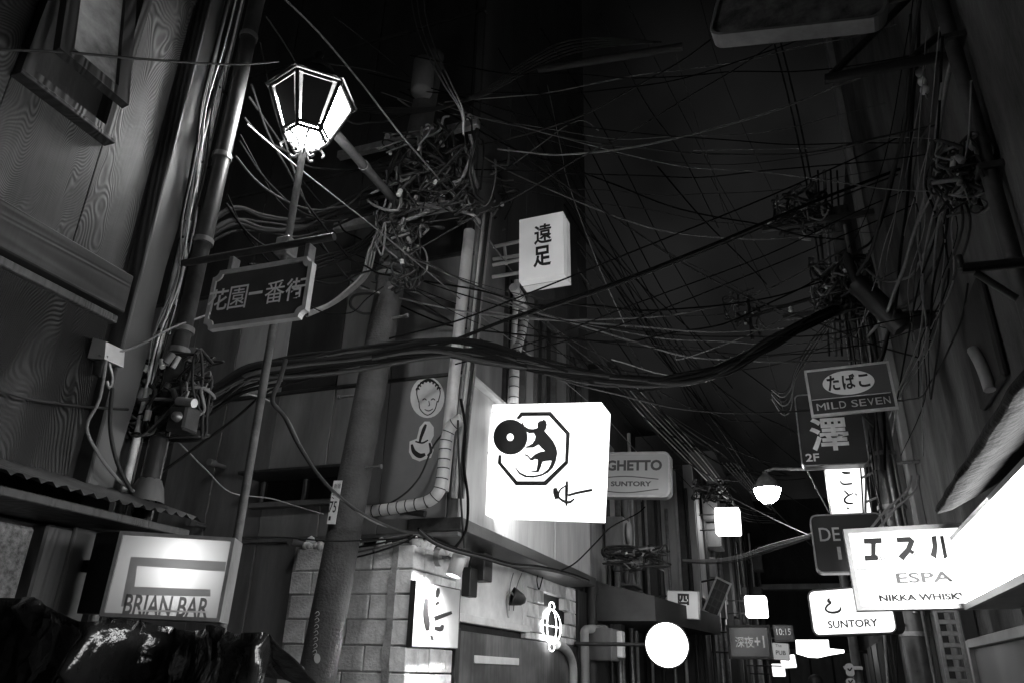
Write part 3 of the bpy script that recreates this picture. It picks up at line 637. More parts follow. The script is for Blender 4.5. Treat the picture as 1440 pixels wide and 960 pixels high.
# crossarm and head gear
z = zat(640, 262, PO.x, PO.y)
for zz_, l in ((6.2, 0.75), (5.35, 0.6)):
    c = pole_at(zz_); MB().bbox(c.x - l, c.x + l, c.y - 0.22, c.y - 0.15, zz_ - 0.04, zz_ + 0.04, 0.006).build('crossarm', STEEL, up)
    for k in range(4):
        x = c.x - l + 0.1 + k * (2 * l - 0.2) / 3
        MB().lathe((x, c.y - 0.185, zz_ + 0.04), [(0.012, 0), (0.03, 0.02), (0.03, 0.045), (0.018, 0.055), (0.028, 0.075), (0.0, 0.1)], 10).build('insulator', PVC, up)
c = pole_at(6.75); MB().lathe(c + Vector((0.05, -0.16, 0)), [(0.0, 0), (0.1, 0.01), (0.11, 0.05), (0.11, 0.4), (0.08, 0.44), (0, 0.46)], 14).build('transformer_can', MIDW, up)

RP = Vector((ony(1234, 600, 8.5).x, 8.5, 0))
rp = thing('utility_pole', 'dark steel utility pole wrapped in cables behind the tobacco sign', 'utility pole', RP)
MB().tube([RP, RP + Vector((0, 0, 6.8))], 0.12, 20).build('shaft', grey('steel_pole', 0.12, 0.3, 0.5, scale=5, amt=0.4, bump=0.08), rp)
for z in (2.0, 2.6, 3.2, 3.75, 4.6, 5.6):
    MB().tube([RP + Vector((0, 0, z)), RP + Vector((0, 0, z + 0.04))], 0.138, 20).build('band', STEEL, rp)
MB().tube([RP + Vector((0.02, -0.15, 2.2)), RP + Vector((0.02, -0.15, 6.5))], 0.022, 8).build('riser', STEEL, rp)
MB().tube([RP + Vector((0.08, -0.14, 0.2)), RP + Vector((0.08, -0.14, 6.0))], 0.014, 8).build('riser', CABLE_G, rp)
for zz_, l in ((6.6, 0.7), (5.4, 0.6)):
    MB().bbox(RP.x - l - 0.2, RP.x + 0.35, RP.y - 0.2, RP.y - 0.14, zz_ - 0.035, zz_ + 0.035, 0.006).build('crossarm', DSTEEL, rp)
    for k in range(3): MB().lathe((RP.x - l - 0.1 + k * 0.3, RP.y - 0.17, zz_ + 0.035), [(0.012, 0), (0.03, 0.02), (0.03, 0.045), (0.018, 0.055), (0.028, 0.075), (0.0, 0.1)], 10).build('insulator', PVC, rp)
# louvred cable ladder low on the pole
for i in range(9):
    MB().bbox(RP.x + 0.2, RP.x + 0.34, RP.y - 0.2, RP.y - 0.18, 1.5 + i * 0.1, 1.54 + i * 0.1, 0.003).build('ladder_rung', STEEL, rp)
MB().bbox(RP.x + 0.34, RP.x + 0.37, RP.y - 0.21, RP.y - 0.17, 0.4, 2.6, 0.003).build('ladder_rail', STEEL, rp)
MB().bbox(RP.x + 0.17, RP.x + 0.2, RP.y - 0.21, RP.y - 0.17, 0.4, 2.6, 0.003).build('ladder_rail', STEEL, rp)

# =================================================================== SIGNS
def lightbox(name, label, corners, y, e, depth=0.16, r=0.0, rim=0.018, frame=DSTEEL, face=None, yaw=None, side=None, back=1, wall=None, fdepth=0.012, pole=False):
    f = Frame(corners, y=y, yaw=yaw); t = thing(name, label, 'sign', f.at(0, -f.H / 2))
    o = f.outline(0, r=r); i = f.outline(rim, r=max(0, r - rim))
    f.ring(MB(), o, i, -depth, fdepth).build('housing', frame, t)
    f.slab(MB(), i, -depth + 0.002, -depth + 0.012).build('back_face', face or glow('sign_face_%s' % e, e), t); f.fat = 0.6
    f.slab(MB(), i, -0.006, 0.0).build('face', face or glow('sign_face_%s' % e, e), t)
    if pole:
        for v in (0.25, -0.25):
            a = f.at(0.2 * f.W, v * f.H, -depth); MB().tube([a, Vector((RP.x, RP.y, a.z))], 0.014, 6).build('bracket', DSTEEL, t)
    elif wall is not None:
        for v in (0.3, -0.3):
            a = f.at(0, v * f.H, -depth / 2); b = Vector((wall, a.y, a.z)); a2 = f.at((-0.5 if wall < a.x else 0.5) * f.W, v * f.H, -depth / 2)
            MB().tube([a2, Vector((wall, a2.y, a2.z))], 0.016, 8).build('bracket', DSTEEL, t)
    return f, t
# -- white box with the ape-and-record emblem
f = Frame([(690, 567), (850, 566), (847, 728), (678, 725)], y=6.35, yaw=0)
ms = thing('lightbox_sign', 'glowing white lightbox with ape and record emblem beside the corner building', 'sign', f.at(0, -f.H / 2))
hw, hh = f.W / 2, f.H / 2; cz = 0.06
ol = [(hw, -hh), (hw, hh - cz), (hw - cz * 0.8, hh), (-hw, hh), (-hw, -hh + cz * 0.4), (-hw + cz, -hh)]
f.slab(MB(), ol, -0.178, -0.004).build('housing', glow('sign_side', 1.4), ms)
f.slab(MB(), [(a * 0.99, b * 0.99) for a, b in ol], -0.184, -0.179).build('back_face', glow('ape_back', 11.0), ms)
f.slab(MB(), [(a * 0.995, b * 0.995) for a, b in ol], -0.0038, 0.004).build('face', glow('ape_face', 1.5), ms)
z4 = lambda x, y: (640 + x * 240 / 1047, 540 + y * 220 / 960); f.fat = 1.2
em = MB(); W_ = 0.007
def grow(P, d):
    ar = sum(P[i][0] * P[(i + 1) % len(P)][1] - P[(i + 1) % len(P)][0] * P[i][1] for i in range(len(P))); sg = 1 if ar > 0 else -1; out = []
    for i, p in enumerate(P):
        a, b = P[i - 1], P[(i + 1) % len(P)]; t = Vector((b[0] - a[0], b[1] - a[1])); t = t.normalized() if t.length else Vector((1, 0))
        out.append((p[0] + t.y * d * sg, p[1] - t.x * d * sg))
    return out
oc_o = [(403, 169), (587, 167), (705, 297), (694, 484), (558, 619), (372, 619), (261, 483), (266, 432), (284, 432), (283, 478), (382, 592), (546, 592), (674, 470), (680, 305), (576, 192), (414, 194), (392, 214), (374, 208)]
f.poly(em, [[z4(*p) for p in oc_o]], W_)
rec = [(339 + 105 * math.cos(k * math.pi / 20), 322 + 108 * math.sin(k * math.pi / 20)) for k in range(40)]
hol = [(338 + 21 * math.cos(k * math.pi / 8), 323 + 23 * math.sin(k * math.pi / 8)) for k in range(16)]
f.poly(em, [[z4(*p) for p in rec], [z4(*p) for p in hol]], W_ + 0.001)
ape = [(505, 240), (515, 225), (535, 222), (540, 214), (556, 222), (563, 245), (556, 275), (548, 284), (572, 312), (600, 345), (620, 385), (627, 420), (618, 470), (600, 510), (570, 540), (530, 560), (480, 571), (430, 568), (392, 548), (366, 508), (374, 510), (400, 540), (440, 558), (490, 558), (535, 546), (570, 520), (586, 490), (592, 466), (560, 468), (535, 474), (526, 505), (512, 537), (468, 538), (464, 532), (498, 528), (504, 500), (508, 460), (488, 456), (474, 466), (460, 462), (446, 442), (424, 432), (428, 426), (448, 434), (464, 452), (490, 428), (520, 414), (552, 408), (530, 388), (512, 368), (480, 386), (440, 388), (424, 382), (450, 376), (474, 362), (490, 338), (494, 318), (482, 296), (456, 299), (432, 285), (408, 262), (412, 225), (425, 255), (452, 272), (480, 274), (506, 266)]
f.poly(em, [grow([z4(*p) for p in ape], 0.15)], W_ + 0.002)
f.stroke(em, [(*z4(686, 592), 2), (*z4(684, 640), 3.4), (*z4(682, 700), 2.6), (*z4(683, 745), 1.5)], W_)
f.stroke(em, [(*z4(692, 680), 2.2), (*z4(750, 664), 2.6), (*z4(842, 646), 2.8)], W_ + 0.001)
f.stroke(em, [(*z4(612, 634), 4), (*z4(618, 665), 6.5), (*z4(626, 702), 5)], W_)
f.stroke(em, [(*z4(680, 620), 1), (*z4(645, 645), 1.4), (*z4(634, 685), 1.6), (*z4(660, 712), 2.4), (*z4(700, 722), 2.8), (*z4(733, 700), 1)], W_ + 0.001)
em.build('emblem', PRINT, ms)
q = MB(); f.text(q, 'ショー', (*z4(755, 698), *z4(830, 716)), W_, 0.0); q.build('faint_print', grey('worn_print', 0.4, 0.5, bump=0), ms)
for v in (0.3, -0.32):
    a = f.at(-hw, v * f.H, -0.09); MB().tube([a, Vector((XU - 0.02, a.y, a.z))], 0.018, 8).build('bracket', STEEL, ms)
for v in (0.42, 0.05, -0.38):
    a = f.at(-hw + 0.012, v * f.H, 0.0); MB().tube([a, a + f.n * 0.006], 0.008, 8).build('screw', DSTEEL, ms)

# -- slim upright box: 遠足
f = Frame([(733, 309), (795, 297), (790, 386), (727, 397)], y=6.2, yaw=0)
es = thing('lightbox_sign', 'slim upright dull white sign box with two black characters on open brackets', 'sign', f.at(0, -f.H / 2))
dim = glow('dim_acrylic', 0.2, v=0.75, dirt=0.15)
f.slab(MB(), f.outline(0), -0.1, 0.0).build('front_box', dim, es)
f.slab(MB(), f.outline(0.012), -0.13, -0.1005).build('seam', grey('seam', 0.2, 0.5), es)
f.slab(MB(), f.outline(0), -0.24, -0.1305).build('rear_box', glow('dim_acrylic_rear', 0.16, v=0.6, dirt=0.15), es)
mb = MB(); f.text(mb, '遠', (751, 315, 776, 343), 0.003, 0.022); f.text(mb, '足', (750, 346, 775, 375), 0.003, 0.03); mb.build('lettering', PRINT, es)
for (pa_, pb_) in (((672, 352), (728, 340)), ((668, 378), (728, 366)), ((684, 366), (728, 360)), ((684, 391), (728, 384))):
    a = ony(*pa_, 6.28); b = ony(*pb_, 6.28); MB().tube([a, b + Vector((0.02, 0, 0))], 0.02, 8).build('bracket', WHITEP, es)
for (pa_, pb_) in (((673, 342), (668, 384)), ((686, 362), (683, 400)), ((709, 344), (712, 372))):
    MB().tube([ony(*pa_, 6.3), ony(*pb_, 6.3)], 0.018, 8).build('bracket_upright', WHITEP, es)

# -- GHETTO / SUNTORY
f, t = lightbox('lightbox_sign', 'worn grey rounded sign box with block capitals over an oval panel', [(834, 634), (943, 636), (943, 697), (834, 700)], 9.5, 0.075, r=0.09, rim=0.03, frame=grey('worn_frame', 0.2, 0.4, 0.3), face=glow('ghetto_face', 0.03, v=0.14, dirt=0.3), yaw=0, wall=XL)
mb = MB(); f.text(mb, 'GHETTO', (853, 646, 931, 661), 0.004, 0.04); f.text(mb, 'SUNTORY', (859, 676, 916, 683), 0.004, 0.035); 
f.stroke(mb, [(838, 672, .8), (880, 669, .8), (926, 673, .8)], 0.004); f.stroke(mb, [(838, 688, .8), (880, 692, .8), (926, 687, .8)], 0.004); mb.build('lettering', PRINT, t)

# -- BRIAN BAR: real box with a tube behind a translucent sheet
f = Frame([(165, 745), (328, 757), (313, 873), (146, 867)], y=2.45)
bs = thing('lightbox_sign', 'grey patchily lit sign box with bar name under the corrugated canopy', 'sign', f.at(0, -f.H / 2))
o = f.outline(0); i_ = f.outline(0.014)
f.ring(MB(), o, i_, -0.15, 0.012).build('housing', grey('brian_frame', 0.2, 0.5, 0.2, amt=0.4), bs)
f.slab(MB(), i_, -0.15, -0.142).build('back_panel', WHITEP, bs)
tm, tt, tp = base_mat('milky_acrylic'); MATS['milky_acrylic'] = tm
tr = N(tt, 'ShaderNodeBsdfTranslucent'); tr.inputs[0].default_value = (0.55, 0.55, 0.55, 1); tp.inputs['Base Color'].default_value = (0.45, 0.45, 0.45, 1); tp.inputs['Roughness'].default_value = 0.3
mx = N(tt, 'ShaderNodeMixShader'); mx.inputs[0].default_value = 0.75; tt.links.new(tp.outputs[0], mx.inputs[1]); tt.links.new(tr.outputs[0], mx.inputs[2]); tt.links.new(mx.outputs[0], tt.nodes['Material Output'].inputs[0])
q = MB(); q.add([f.at(a, b, 0.0) for a, b in i_], [tuple(range(len(i_)))]); q.build('face', tm, bs)
q = MB(); q.tube([f.at(0.06 * f.W, -f.H * 0.2, -0.11), f.at(0.08 * f.W, f.H * 0.43, -0.11)], 0.016, 10); q.build('tube', glow('fluorescent', 20), bs)
def ink(nm, v):
    m_, t_, p_ = base_mat(nm); MATS[nm] = m_; q_ = N(t_, 'ShaderNodeBsdfTranslucent'); q_.inputs[0].default_value = (v, v, v, 1); p_.inputs['Base Color'].default_value = (v * 0.3, v * 0.3, v * 0.3, 1); x_ = N(t_, 'ShaderNodeMixShader'); x_.inputs[0].default_value = 0.75; t_.links.new(p_.outputs[0], x_.inputs[1]); t_.links.new(q_.outputs[0], x_.inputs[2]); t_.links.new(x_.outputs[0], t_.nodes['Material Output'].inputs[0]); return m_
mid = ink('grey_ink', 0.34)
g = MB(); f.poly(g, [[(184, 782), (318, 789), (316, 803), (193, 795), (189, 824), (296, 828), (296, 838), (181, 836), (176, 852), (170, 852)]], 0.003); g.build('emblem', mid, bs)
mb = MB(); f.text(mb, 'BRIAN BAR', (174, 837, 294, 866), 0.004, 0.02); mb.build('lettering', ink('brown_ink', 0.2), bs)
g = MB(); f.poly(g, [[(194, 856.5), (292, 858.5), (292, 861), (194, 859)]], 0.0055); g.build('stripe', PALE_PRINT, bs)
a = ony(122, 800, 2.5); b = ony(160, 800, 2.5)
MB().bbox(a.x, b.x - 0.01, 2.5, 2.56, ony(140, 862, 2.5).z, ony(140, 748, 2.5).z, 0.004).build('side_board', PRINT, bs)
MB().box(XL, a.x + 0.01, 2.52, 2.55, 1.95, 2.0).build('bracket', DSTEEL, bs)

# -- signboard lit by the barrel spotlight (brush character)
f = Frame([(587, 817), (648, 829), (643, 911), (577, 907)], x=XL + 0.05)
ns = thing('signboard', 'white signboard with one brush character lit by a wall spotlight on the pilaster', 'sign', f.at(0, -f.H / 2))
if f.n.x < 0: f.n = -f.n
f.slab(MB(), f.outline(0), -0.045, 0.0).build('board', grey('board_white', 0.6, 0.45, scale=3, amt=0.12, bump=0.03), ns)
f.ring(MB(), f.outline(-0.006), f.outline(0.002), -0.047, 0.003).build('edge', DSTEEL, ns)
f.fat = 3.0; mb = MB(); zz4 = lambda x, y: (360 + x / 4, 720 + y / 4)
f.stroke(mb, [(*zz4(960, 482), 3), (*zz4(955, 560), 5), (*zz4(962, 620), 5.5), (*zz4(966, 664), 1.5)], 0.004)
f.stroke(mb, [(*zz4(1025, 424), 1), (*zz4(1023, 450), 3), (*zz4(1018, 478), .8)], 0.004)
f.stroke(mb, [(*zz4(1003, 598), 4), (*zz4(1050, 580), 3), (*zz4(1102, 562), 1.4)], 0.004)
f.stroke(mb, [(*zz4(1004, 648), 2), (*zz4(1038, 655), 4), (*zz4(1052, 632), 1)], 0.004)
f.stroke(mb, [(*zz4(985, 690), .8), (*zz4(994, 718), 1)], 0.004); f.stroke(mb, [(*zz4(1010, 520), .6), (*zz4(1022, 508), 1), (*zz4(1030, 512), .5)], 0.004)
mb.build('brush_character', PRINT, ns)
a = onx(617, 783, XL + 0.02); c = onx(642, 795, XL + 0.3)
sp = thing('wall_spotlight', 'white barrel spotlight on a round base above the brush character board', 'lamp', a)
MB().tube([Vector((XL - 0.0, a.y, a.z)), Vector((XL + 0.05, a.y, a.z))], 0.075, 20).build('base', WHITEP, sp)
MB().tube([Vector((XL + 0.05, a.y, a.z)), Vector((XL + 0.1, a.y + 0.02, a.z)), Vector((c.x, c.y, c.z + 0.03))], 0.014, 8).build('arm', STEEL, sp)
ax = Vector((-0.24, -0.16, -1)).normalized()
MB().lathe(c, [(0.0, -0.09), (0.058, -0.088), (0.062, -0.08), (0.062, 0.085), (0.056, 0.085), (0.052, 0.06)], 20, axis=ax).build('barrel', WHITEP, sp)
MB().lathe(c, [(0.052, 0.062), (0.0, 0.063)], 20, axis=ax).build('lens', glow('lens', 1000), sp)
ld = bpy.data.lights.new('spot_beam', 'SPOT'); ld.energy = 45; ld.spot_size = R(105); ld.spot_blend = 0.5; ld.shadow_soft_size = 0.03
lo = bpy.data.objects.new('spot_beam', ld); COL.objects.link(lo); lo.parent = sp; lo.location = c + ax * 0.075 - ORG[sp.name]
lo.rotation_euler = ax.to_track_quat('-Z', 'Y').to_euler()

# -- neon ring figure in the ragged opening
nc = onx(776, 880, XL + 0.03); ns_ = thing('neon_sign', 'white neon tubes bent into a barrel shape in the ragged block opening', 'neon sign', nc)
hy = (onx(789, 880, XL + 0.03).y - onx(763, 880, XL + 0.03).y) / 2; hz = 0.235
NE = glow('neon', 10.0)
def el(ry, rz, cy=0, cz=0, n=28): return [Vector((XL + 0.03, nc.y + cy + ry * math.cos(2 * math.pi * k / n), nc.z + cz + rz * math.sin(2 * math.pi * k / n))) for k in range(n + 1)]
for ry in (hy, hy * 0.5): MB().tube(el(ry, hz * 0.83), 0.0055, 8).build('tube', NE, ns_)
MB().tube(el(hy * 0.28, 0.045, 0, hz * 1.0), 0.0055, 8).build('tube', NE, ns_); MB().tube(el(hy * 0.28, 0.045, 0, -hz * 1.0), 0.0055, 8).build('tube', NE, ns_)
MB().tube([(XL + 0.035, nc.y - hy * 1.1, nc.z), (XL + 0.035, nc.y + hy, nc.z)], 0.0055, 8).build('tube', NE, ns_)
MB().tube([(XL - 0.08, nc.y, nc.z + hz), (XL + 0.03, nc.y, nc.z + hz)], 0.006, 6).tube([(XL - 0.08, nc.y, nc.z - hz), (XL + 0.03, nc.y, nc.z - hz)], 0.006, 6).build('standoff', STEEL, ns_)

# -- stickers on the lane front
def onf(px, py, d=0.0): return ony(px, py, yf - 0.012 - d)
st = thing('wall_sticker', 'round pale sticker of a curly haired face on the grey panel', 'sticker', onf(600, 588))
fs_ = Frame([(577, 530), (625, 530), (625, 587), (577, 587)], y=yf - 0.014, yaw=0)
q = MB(); f0 = [(601 + 24 * math.cos(a), 558 + 29 * math.sin(a)) for a in [k * math.pi / 14 for k in range(28)]]; fs_.poly(q, [f0], 0.0); q.build('disc', grey('sticker_pale', 0.65, 0.5, bump=0, amt=0.15), st)
mb = MB(); ln = 0.003; fs_.fat = 0.7
for pts in ([(589, 565, .7), (586, 550, .8), (592, 538, 1.5), (603, 533, 2), (613, 538, 1.5), (619, 550, .8), (616, 565, .7)], [(589, 563, .7), (591, 575, .7), (601, 583, .8), (611, 576, .7), (615, 563, .7)],
            [(594, 562, .5), (597, 560, .9), (600, 562, .5)], [(606, 562, .5), (609, 560, .9), (612, 562, .5)], [(597, 575, .4), (603, 577, .8), (609, 574, .4)], [(603, 563, .3), (604, 569, .5), (602, 570, .3)]): fs_.stroke(mb, pts, ln)
for k in range(9): 
    a = R(200 + k * 17); x, y = 602 + 16 * math.cos(a), 553 + 17 * math.sin(a); fs_.stroke(mb, [(x - 2, y + 1, 1), (x, y - 2, 2.2), (x + 3, y, 1)], ln)
mb.build('line_drawing', PRINT, st)
st = thing('wall_sticker', 'dark cut out figure sticker below the round face sticker', 'sticker', onf(592, 648))
fs_ = Frame([(575, 592), (611, 592), (611, 648), (575, 648)], y=yf - 0.014, yaw=0)
q = MB(); bl2 = [(597, 592), (604, 592), (610, 600), (610, 612), (606, 620), (610, 632), (606, 643), (598, 645), (590, 648), (580, 644), (575, 635), (576, 620), (586, 616), (590, 600)]; fs_.poly(q, [bl2], 0.0); q.build('backing', MATS['sticker_pale'], st)
mb = MB()
for pts in ([(599, 596, 3), (596, 603, 5), (592, 614, 4), (590, 622, 3)], [(579, 624, 3), (582, 634, 6), (590, 640, 7), (598, 638, 4)], [(604, 622, 3), (606, 634, 4), (601, 640, 2)], [(584, 620, 2), (594, 622, 2.5), (602, 618, 2)]): fs_.stroke(mb, pts, ln)
mb.build('figure_print', PRINT, st)

# =================================================================== RIGHT SIDE
yR1 = onx(1222, 340, XR).y
rb_ = thing('concrete_building', 'tall stained concrete building behind the tobacco and whisky signs', 'building', (4, 5, 0))
MB().box(XR, 8, -8, yR1, 0, 13).build('wall', CONC, rb_)
MB().bbox(XR - 0.1, XR - 0.001, yR1 - 0.28, yR1 - 0.02, 0, 13, 0.01).build('pilaster', grey('pilaster', 0.22, 0.8, scale=2, amt=0.6, bump=0.3, stretch=(1, 1, 0.3)), rb_)
MB().tube([(XR - 0.08, 4.75, 3.5), (XR - 0.08, 4.75, 9)], 0.05, 12).build('downpipe', grey('wall_pipe', 0.06, 0.6, 0.1, amt=0.5), rb_)
for z in (4.6, 5.7, 6.8): MB().bbox(XR - 0.15, XR - 0.001, 4.68, 4.82, z, z + 0.05, 0.005).build('pipe_bracket', DSTEEL, rb_)
# dark recess and torn vent high on the wall
ya_ = onx(1400, 520, XR).y
rv = MB().bbox(XR - 0.06, XR - 0.0015, ya_ - 0.35, ya_ + 0.45, 3.55, 4.35, 0.02).build('vent_hole', DARKW, rb_)
MB().tube(crom([onx(px, py, XR - 0.1) for px, py in ((1368, 492), (1378, 510), (1386, 530), (1392, 548))], 5), 0.04, 10).build('vent_pipe', LIGHTW, rb_)
# lumpy plaster awning that slopes down over the long lightbox; only its outer underside catches the light
xl_ = 0.8; zl0 = onx(1440, 543, xl_).z; zl1 = onx(1318, 722, xl_).z; yl1 = onx(1318, 722, xl_).y
cv = MB(); prof = [(xl_, 0.0), (xl_ - 0.012, 0.02), (xl_ + 0.0, 0.05), (1.05, 0.17), (XR - 0.001, 0.42), (XR - 0.001, 0.36), (1.05, 0.11), (xl_ + 0.08, 0.02)]
NY = 60; rowsv = []
for i in range(NY + 1):
    y = 0.6 + (yl1 - 0.6) * i / NY; zl_ = zl1 + (zl0 - zl1) * (yl1 - y) / (yl1 - onx(1440, 543, xl_).y)
    zl_ = max(zl_, zl1 - 0.02)
    rowsv.append([(a + 0.018 * mnoise.noise(Vector((y * 3.1, z * 9, 1))) * (a < 1.2), y, zl_ + z + 0.006 * mnoise.noise(Vector((y * 3.1, 3, a * 3))) * (a < 1.2)) for a, z in prof])
np8 = len(prof)
cv.add([p for r_ in rowsv for p in r_], [(i * np8 + k, i * np8 + (k + 1) % np8, (i + 1) * np8 + (k + 1) % np8, (i + 1) * np8 + k) for i in range(NY) for k in range(np8)] + [tuple(range(np8)), tuple(NY * np8 + k for k in range(np8))], True)
cv.build('plaster_awning', grey('flaking_plaster', 0.016, 0.9, scale=4.5, amt=1.0, bump=0.9, bscale=22, spec=0.1), rb_)
MB().bbox(XR - 0.1, XR - 0.001, 0.6, yl1 + 0.6, 2.5, 2.85, 0.01).build('fascia', PRINT, rb_)
MB().bbox(XR - 0.14, XR - 0.001, 1.0, 6.3, 1.98, 2.12, 0.01).build('concrete_lintel', grey('lintel', 0.3, 0.8, scale=4, amt=0.4, bump=0.4), rb_)
yd1 = onx(1365, 890, XR - 0.1).y
dr = MB().bbox(XR - 0.12, XR - 0.001, 2.5, yd1 - 0.1, 0, 1.9, 0.006).build('door', grey('door_grey', 0.24, 0.4, scale=3, amt=0.2, bump=0.03), rb_)
MB().bbox(XR - 0.16, XR - 0.02, yd1 - 0.1, yd1, 0, 1.97, 0.006).build('door_frame', grey('aluminium', 0.5, 0.35, 0.5, amt=0.2, bump=0.02), dr)
MB().bbox(XR - 0.16, XR - 0.02, 2.5, yd1 - 0.101, 1.9, 1.975, 0.006).build('door_head', MATS['aluminium'], dr)
# shopfront further along: posts, panels, notices
y = yd1 + 0.2; k = 0; random.seed(5)
while y < yR1 - 0.3:
    MB().bbox(XR - 0.13 + 0.03 * (k % 3), XR - 0.001, y, y + 0.1, 0, 2.6, 0.008).build('post', DTIMBER if k % 2 else MIDW, rb_)
    MB().bbox(XR - 0.05, XR - 0.001, y + 0.104, y + 0.5, 0, 2.55, 0.006).build('wall_panel', DARKW if k % 2 else MIDW, rb_); y += 0.52; k += 1
# black steel bracket arms high on the wall
def bracket(name, label, segs, y, r=0.035, wall=XR):
    t = thing(name, label, 'bracket', Vector((wall, y, ony(*segs[0][0], y).z)))
    for (a, b, rr) in segs:
        MB().tube([ony(*a, y), ony(*b, y)], rr, 6).build('bar', PRINT, t)
    return t
bracket('wall_bracket', 'long black bracket arm with diagonal stay high on the concrete wall', [((1345, 75), (1160, 112), 0.045), ((1285, -10), (1170, 105), 0.03), ((1322, 48), (1285, 80), 0.03)], 5.05)
bracket('wall_bracket', 'thick black bent bracket above the tobacco sign', [((1310, 448), (1250, 452), 0.09), ((1270, 462), (1205, 398), 0.11), ((1205, 398), (1190, 360), 0.05)], 7.6)
bracket('wall_bracket', 'black bar bracket with stay low on the stained concrete wall', [((1450, 368), (1352, 378), 0.03), ((1372, 384), (1430, 420), 0.02), ((1352, 378), (1348, 360), 0.02)], 4.3)
# small hanging insulator string on the wall
hi = onx(1300, 125, XR - 0.12); isn = thing('insulator_string', 'three small pale insulators hanging against the concrete wall', 'insulator', hi)
for k in range(3): MB().lathe(hi + Vector((0, 0, 0.16 - k * 0.09)), [(0.0, 0.04), (0.03, 0.035), (0.038, 0.01), (0.03, -0.02), (0, -0.03)], 10).build('insulator', PVC, isn)
MB().tube([hi + Vector((0.1, 0, 0.45)), hi + Vector((0, 0, 0.2)), hi + Vector((0, 0, -0.1))], 0.006, 5).build('wire', CABLE_G, isn)

# second building on the right, further along
r2 = thing('dark_building', 'dark building with pipes beyond the concrete building', 'building', (3.5, yR1 + 3, 0))
MB().box(XR + 0.15, 8, yR1 + 0.02, yR1 + 7, 0, 10.5).build('wall', DARKW, r2)
for i in range(5):
    yy_ = yR1 + 0.5 + i * 1.25
    MB().bbox(XR + 0.1, XR + 0.149, yy_, yy_ + 1.0, 3.4, 6.4, 0.006).build('wall_panel', MIDW if i % 2 else DARKW, r2)
    MB().bbox(XR + 0.08, XR + 0.149, yy_, yy_ + 1.1, 0.1, 2.5, 0.006).build('shop_panel', DARKW if i % 2 else MIDW, r2)
MB().tube([(XR + 0.05, yR1 + 0.8, 0), (XR + 0.05, yR1 + 0.8, 10)], 0.06, 10).build('downpipe', STEEL, r2)
MB().bbox(XR - 0.5, XR + 0.149, yR1 + 0.3, yR1 + 6.6, 2.62, 2.74, 0.01).build('canopy', PRINT, r2)
r3 = thing('far_shop_building', 'low dark far building on the right of the alley', 'building', (3.5, yR1 + 12, 0))
MB().box(XR - 0.1, 8, yR1 + 7.05, yR1 + 22, 0, 6.5).build('wall', DARKW, r3)
for i in range(7):
    yy_ = yR1 + 7.4 + i * 2; MB().bbox(XR - 0.16, XR - 0.101, yy_, yy_ + 1.6, 0.1, 2.4, 0.01).build('shop_panel', MIDW if i % 2 else DARKW, r3); MB().bbox(XR - 0.16, XR - 0.101, yy_ + 0.2, yy_ + 1.4, 3.1, 4.5, 0.01).build('window', glass('dark_glass'), r3)

# -- big blown-out lightbox running along the right wall
XS = 1.05
yfar = onx(1345, 800, XS).y; z_t = onx(1345, 745, XS).z; z_b = onx(1345, 862, XS).z
bg_ = thing('lightbox_sign', 'long blank dazzling white lightbox fixed along the concrete wall', 'sign', (1.2, 4.5, z_b))
MB().bbox(XS + 0.012, 1.36, 0.5, yfar, z_b, z_t, 0.006).build('housing', grey('big_housing', 0.35, 0.4, 0.4, amt=0.3, bump=0.03), bg_)
MB().box(XS + 0.004, XS + 0.011, 0.53, yfar - 0.025, z_b + 0.04, z_t - 0.03).build('face', glow('big_face', 14, v=0.8, rough=0.06, dirt=0.05, scale=1.5), bg_)  # near end lengthened out of view to light the name board
rimm = MB(); rimm.box(XS, XS + 0.03, 0.5, yfar, z_b - 0.004, z_b + 0.039); rimm.box(XS, XS + 0.03, 0.5, yfar, z_t - 0.029, z_t + 0.004); rimm.box(XS, XS + 0.03, yfar - 0.024, yfar + 0.004, z_b + 0.04, z_t - 0.03); rimm.build('rim', MATS['aluminium'], bg_)
for y in (1.4, 3.4, 5.6): MB().bbox(1.361, XR - 0.001, y, y + 0.05, z_b + 0.15, z_b + 0.3, 0.004).build('bracket', DSTEEL, bg_)

# -- エスパ / NIKKA WHISKY
ye = yfar + 0.12
wE = [(1185, 742), (1440, 733), (1452, 850), (1206, 860)]
f, t = lightbox('lightbox_sign', 'white lightbox with bold black kana over a ruled line and whisky print', wE, ye, 1.2, depth=0.14, rim=0.034, frame=MATS['aluminium'], yaw=0, fdepth=0.025, wall=XR)
mb = MB(); zE = lambda x, y: (1080 + x / 4, 720 + y / 4)
f.poly(mb, [[zE(*p) for p in ((538, 146), (640, 142), (641, 172), (607, 175), (606, 238), (618, 240), (618, 268), (546, 272), (542, 242), (580, 240), (580, 176), (540, 176))]], 0.003)
f.poly(mb, [[zE(*p) for p in ((722, 140), (800, 136), (826, 160), (808, 206), (824, 222), (812, 236), (798, 226), (762, 270), (732, 246), (776, 200), (790, 166), (726, 168))]], 0.003)
f.poly(mb, [[zE(*p) for p in ((918, 134), (946, 130), (954, 190), (948, 262), (914, 240), (926, 190))]], 0.003)
f.poly(mb, [[zE(*p) for p in ((966, 132), (986, 130), (1010, 250), (990, 262))]], 0.003)
for k in range(5):
    f.stroke(mb, [(*zE(612 + k * 12, 270), .6), (*zE(624 + k * 12, 246), .6)], 0.003); f.stroke(mb, [(*zE(810 + k * 10, 238 + k * 6), .6), (*zE(822 + k * 10, 214 + k * 6), .6)], 0.003)
f.poly(mb, [[zE(*p) for p in ((492, 318), (1020, 304), (1020, 309), (492, 323))]], 0.003)
f.text(mb, 'NIKKA WHISKY', (1236, 834, 1362, 843.5), 0.003, 0.045); mb.build('lettering', PRINT, t)
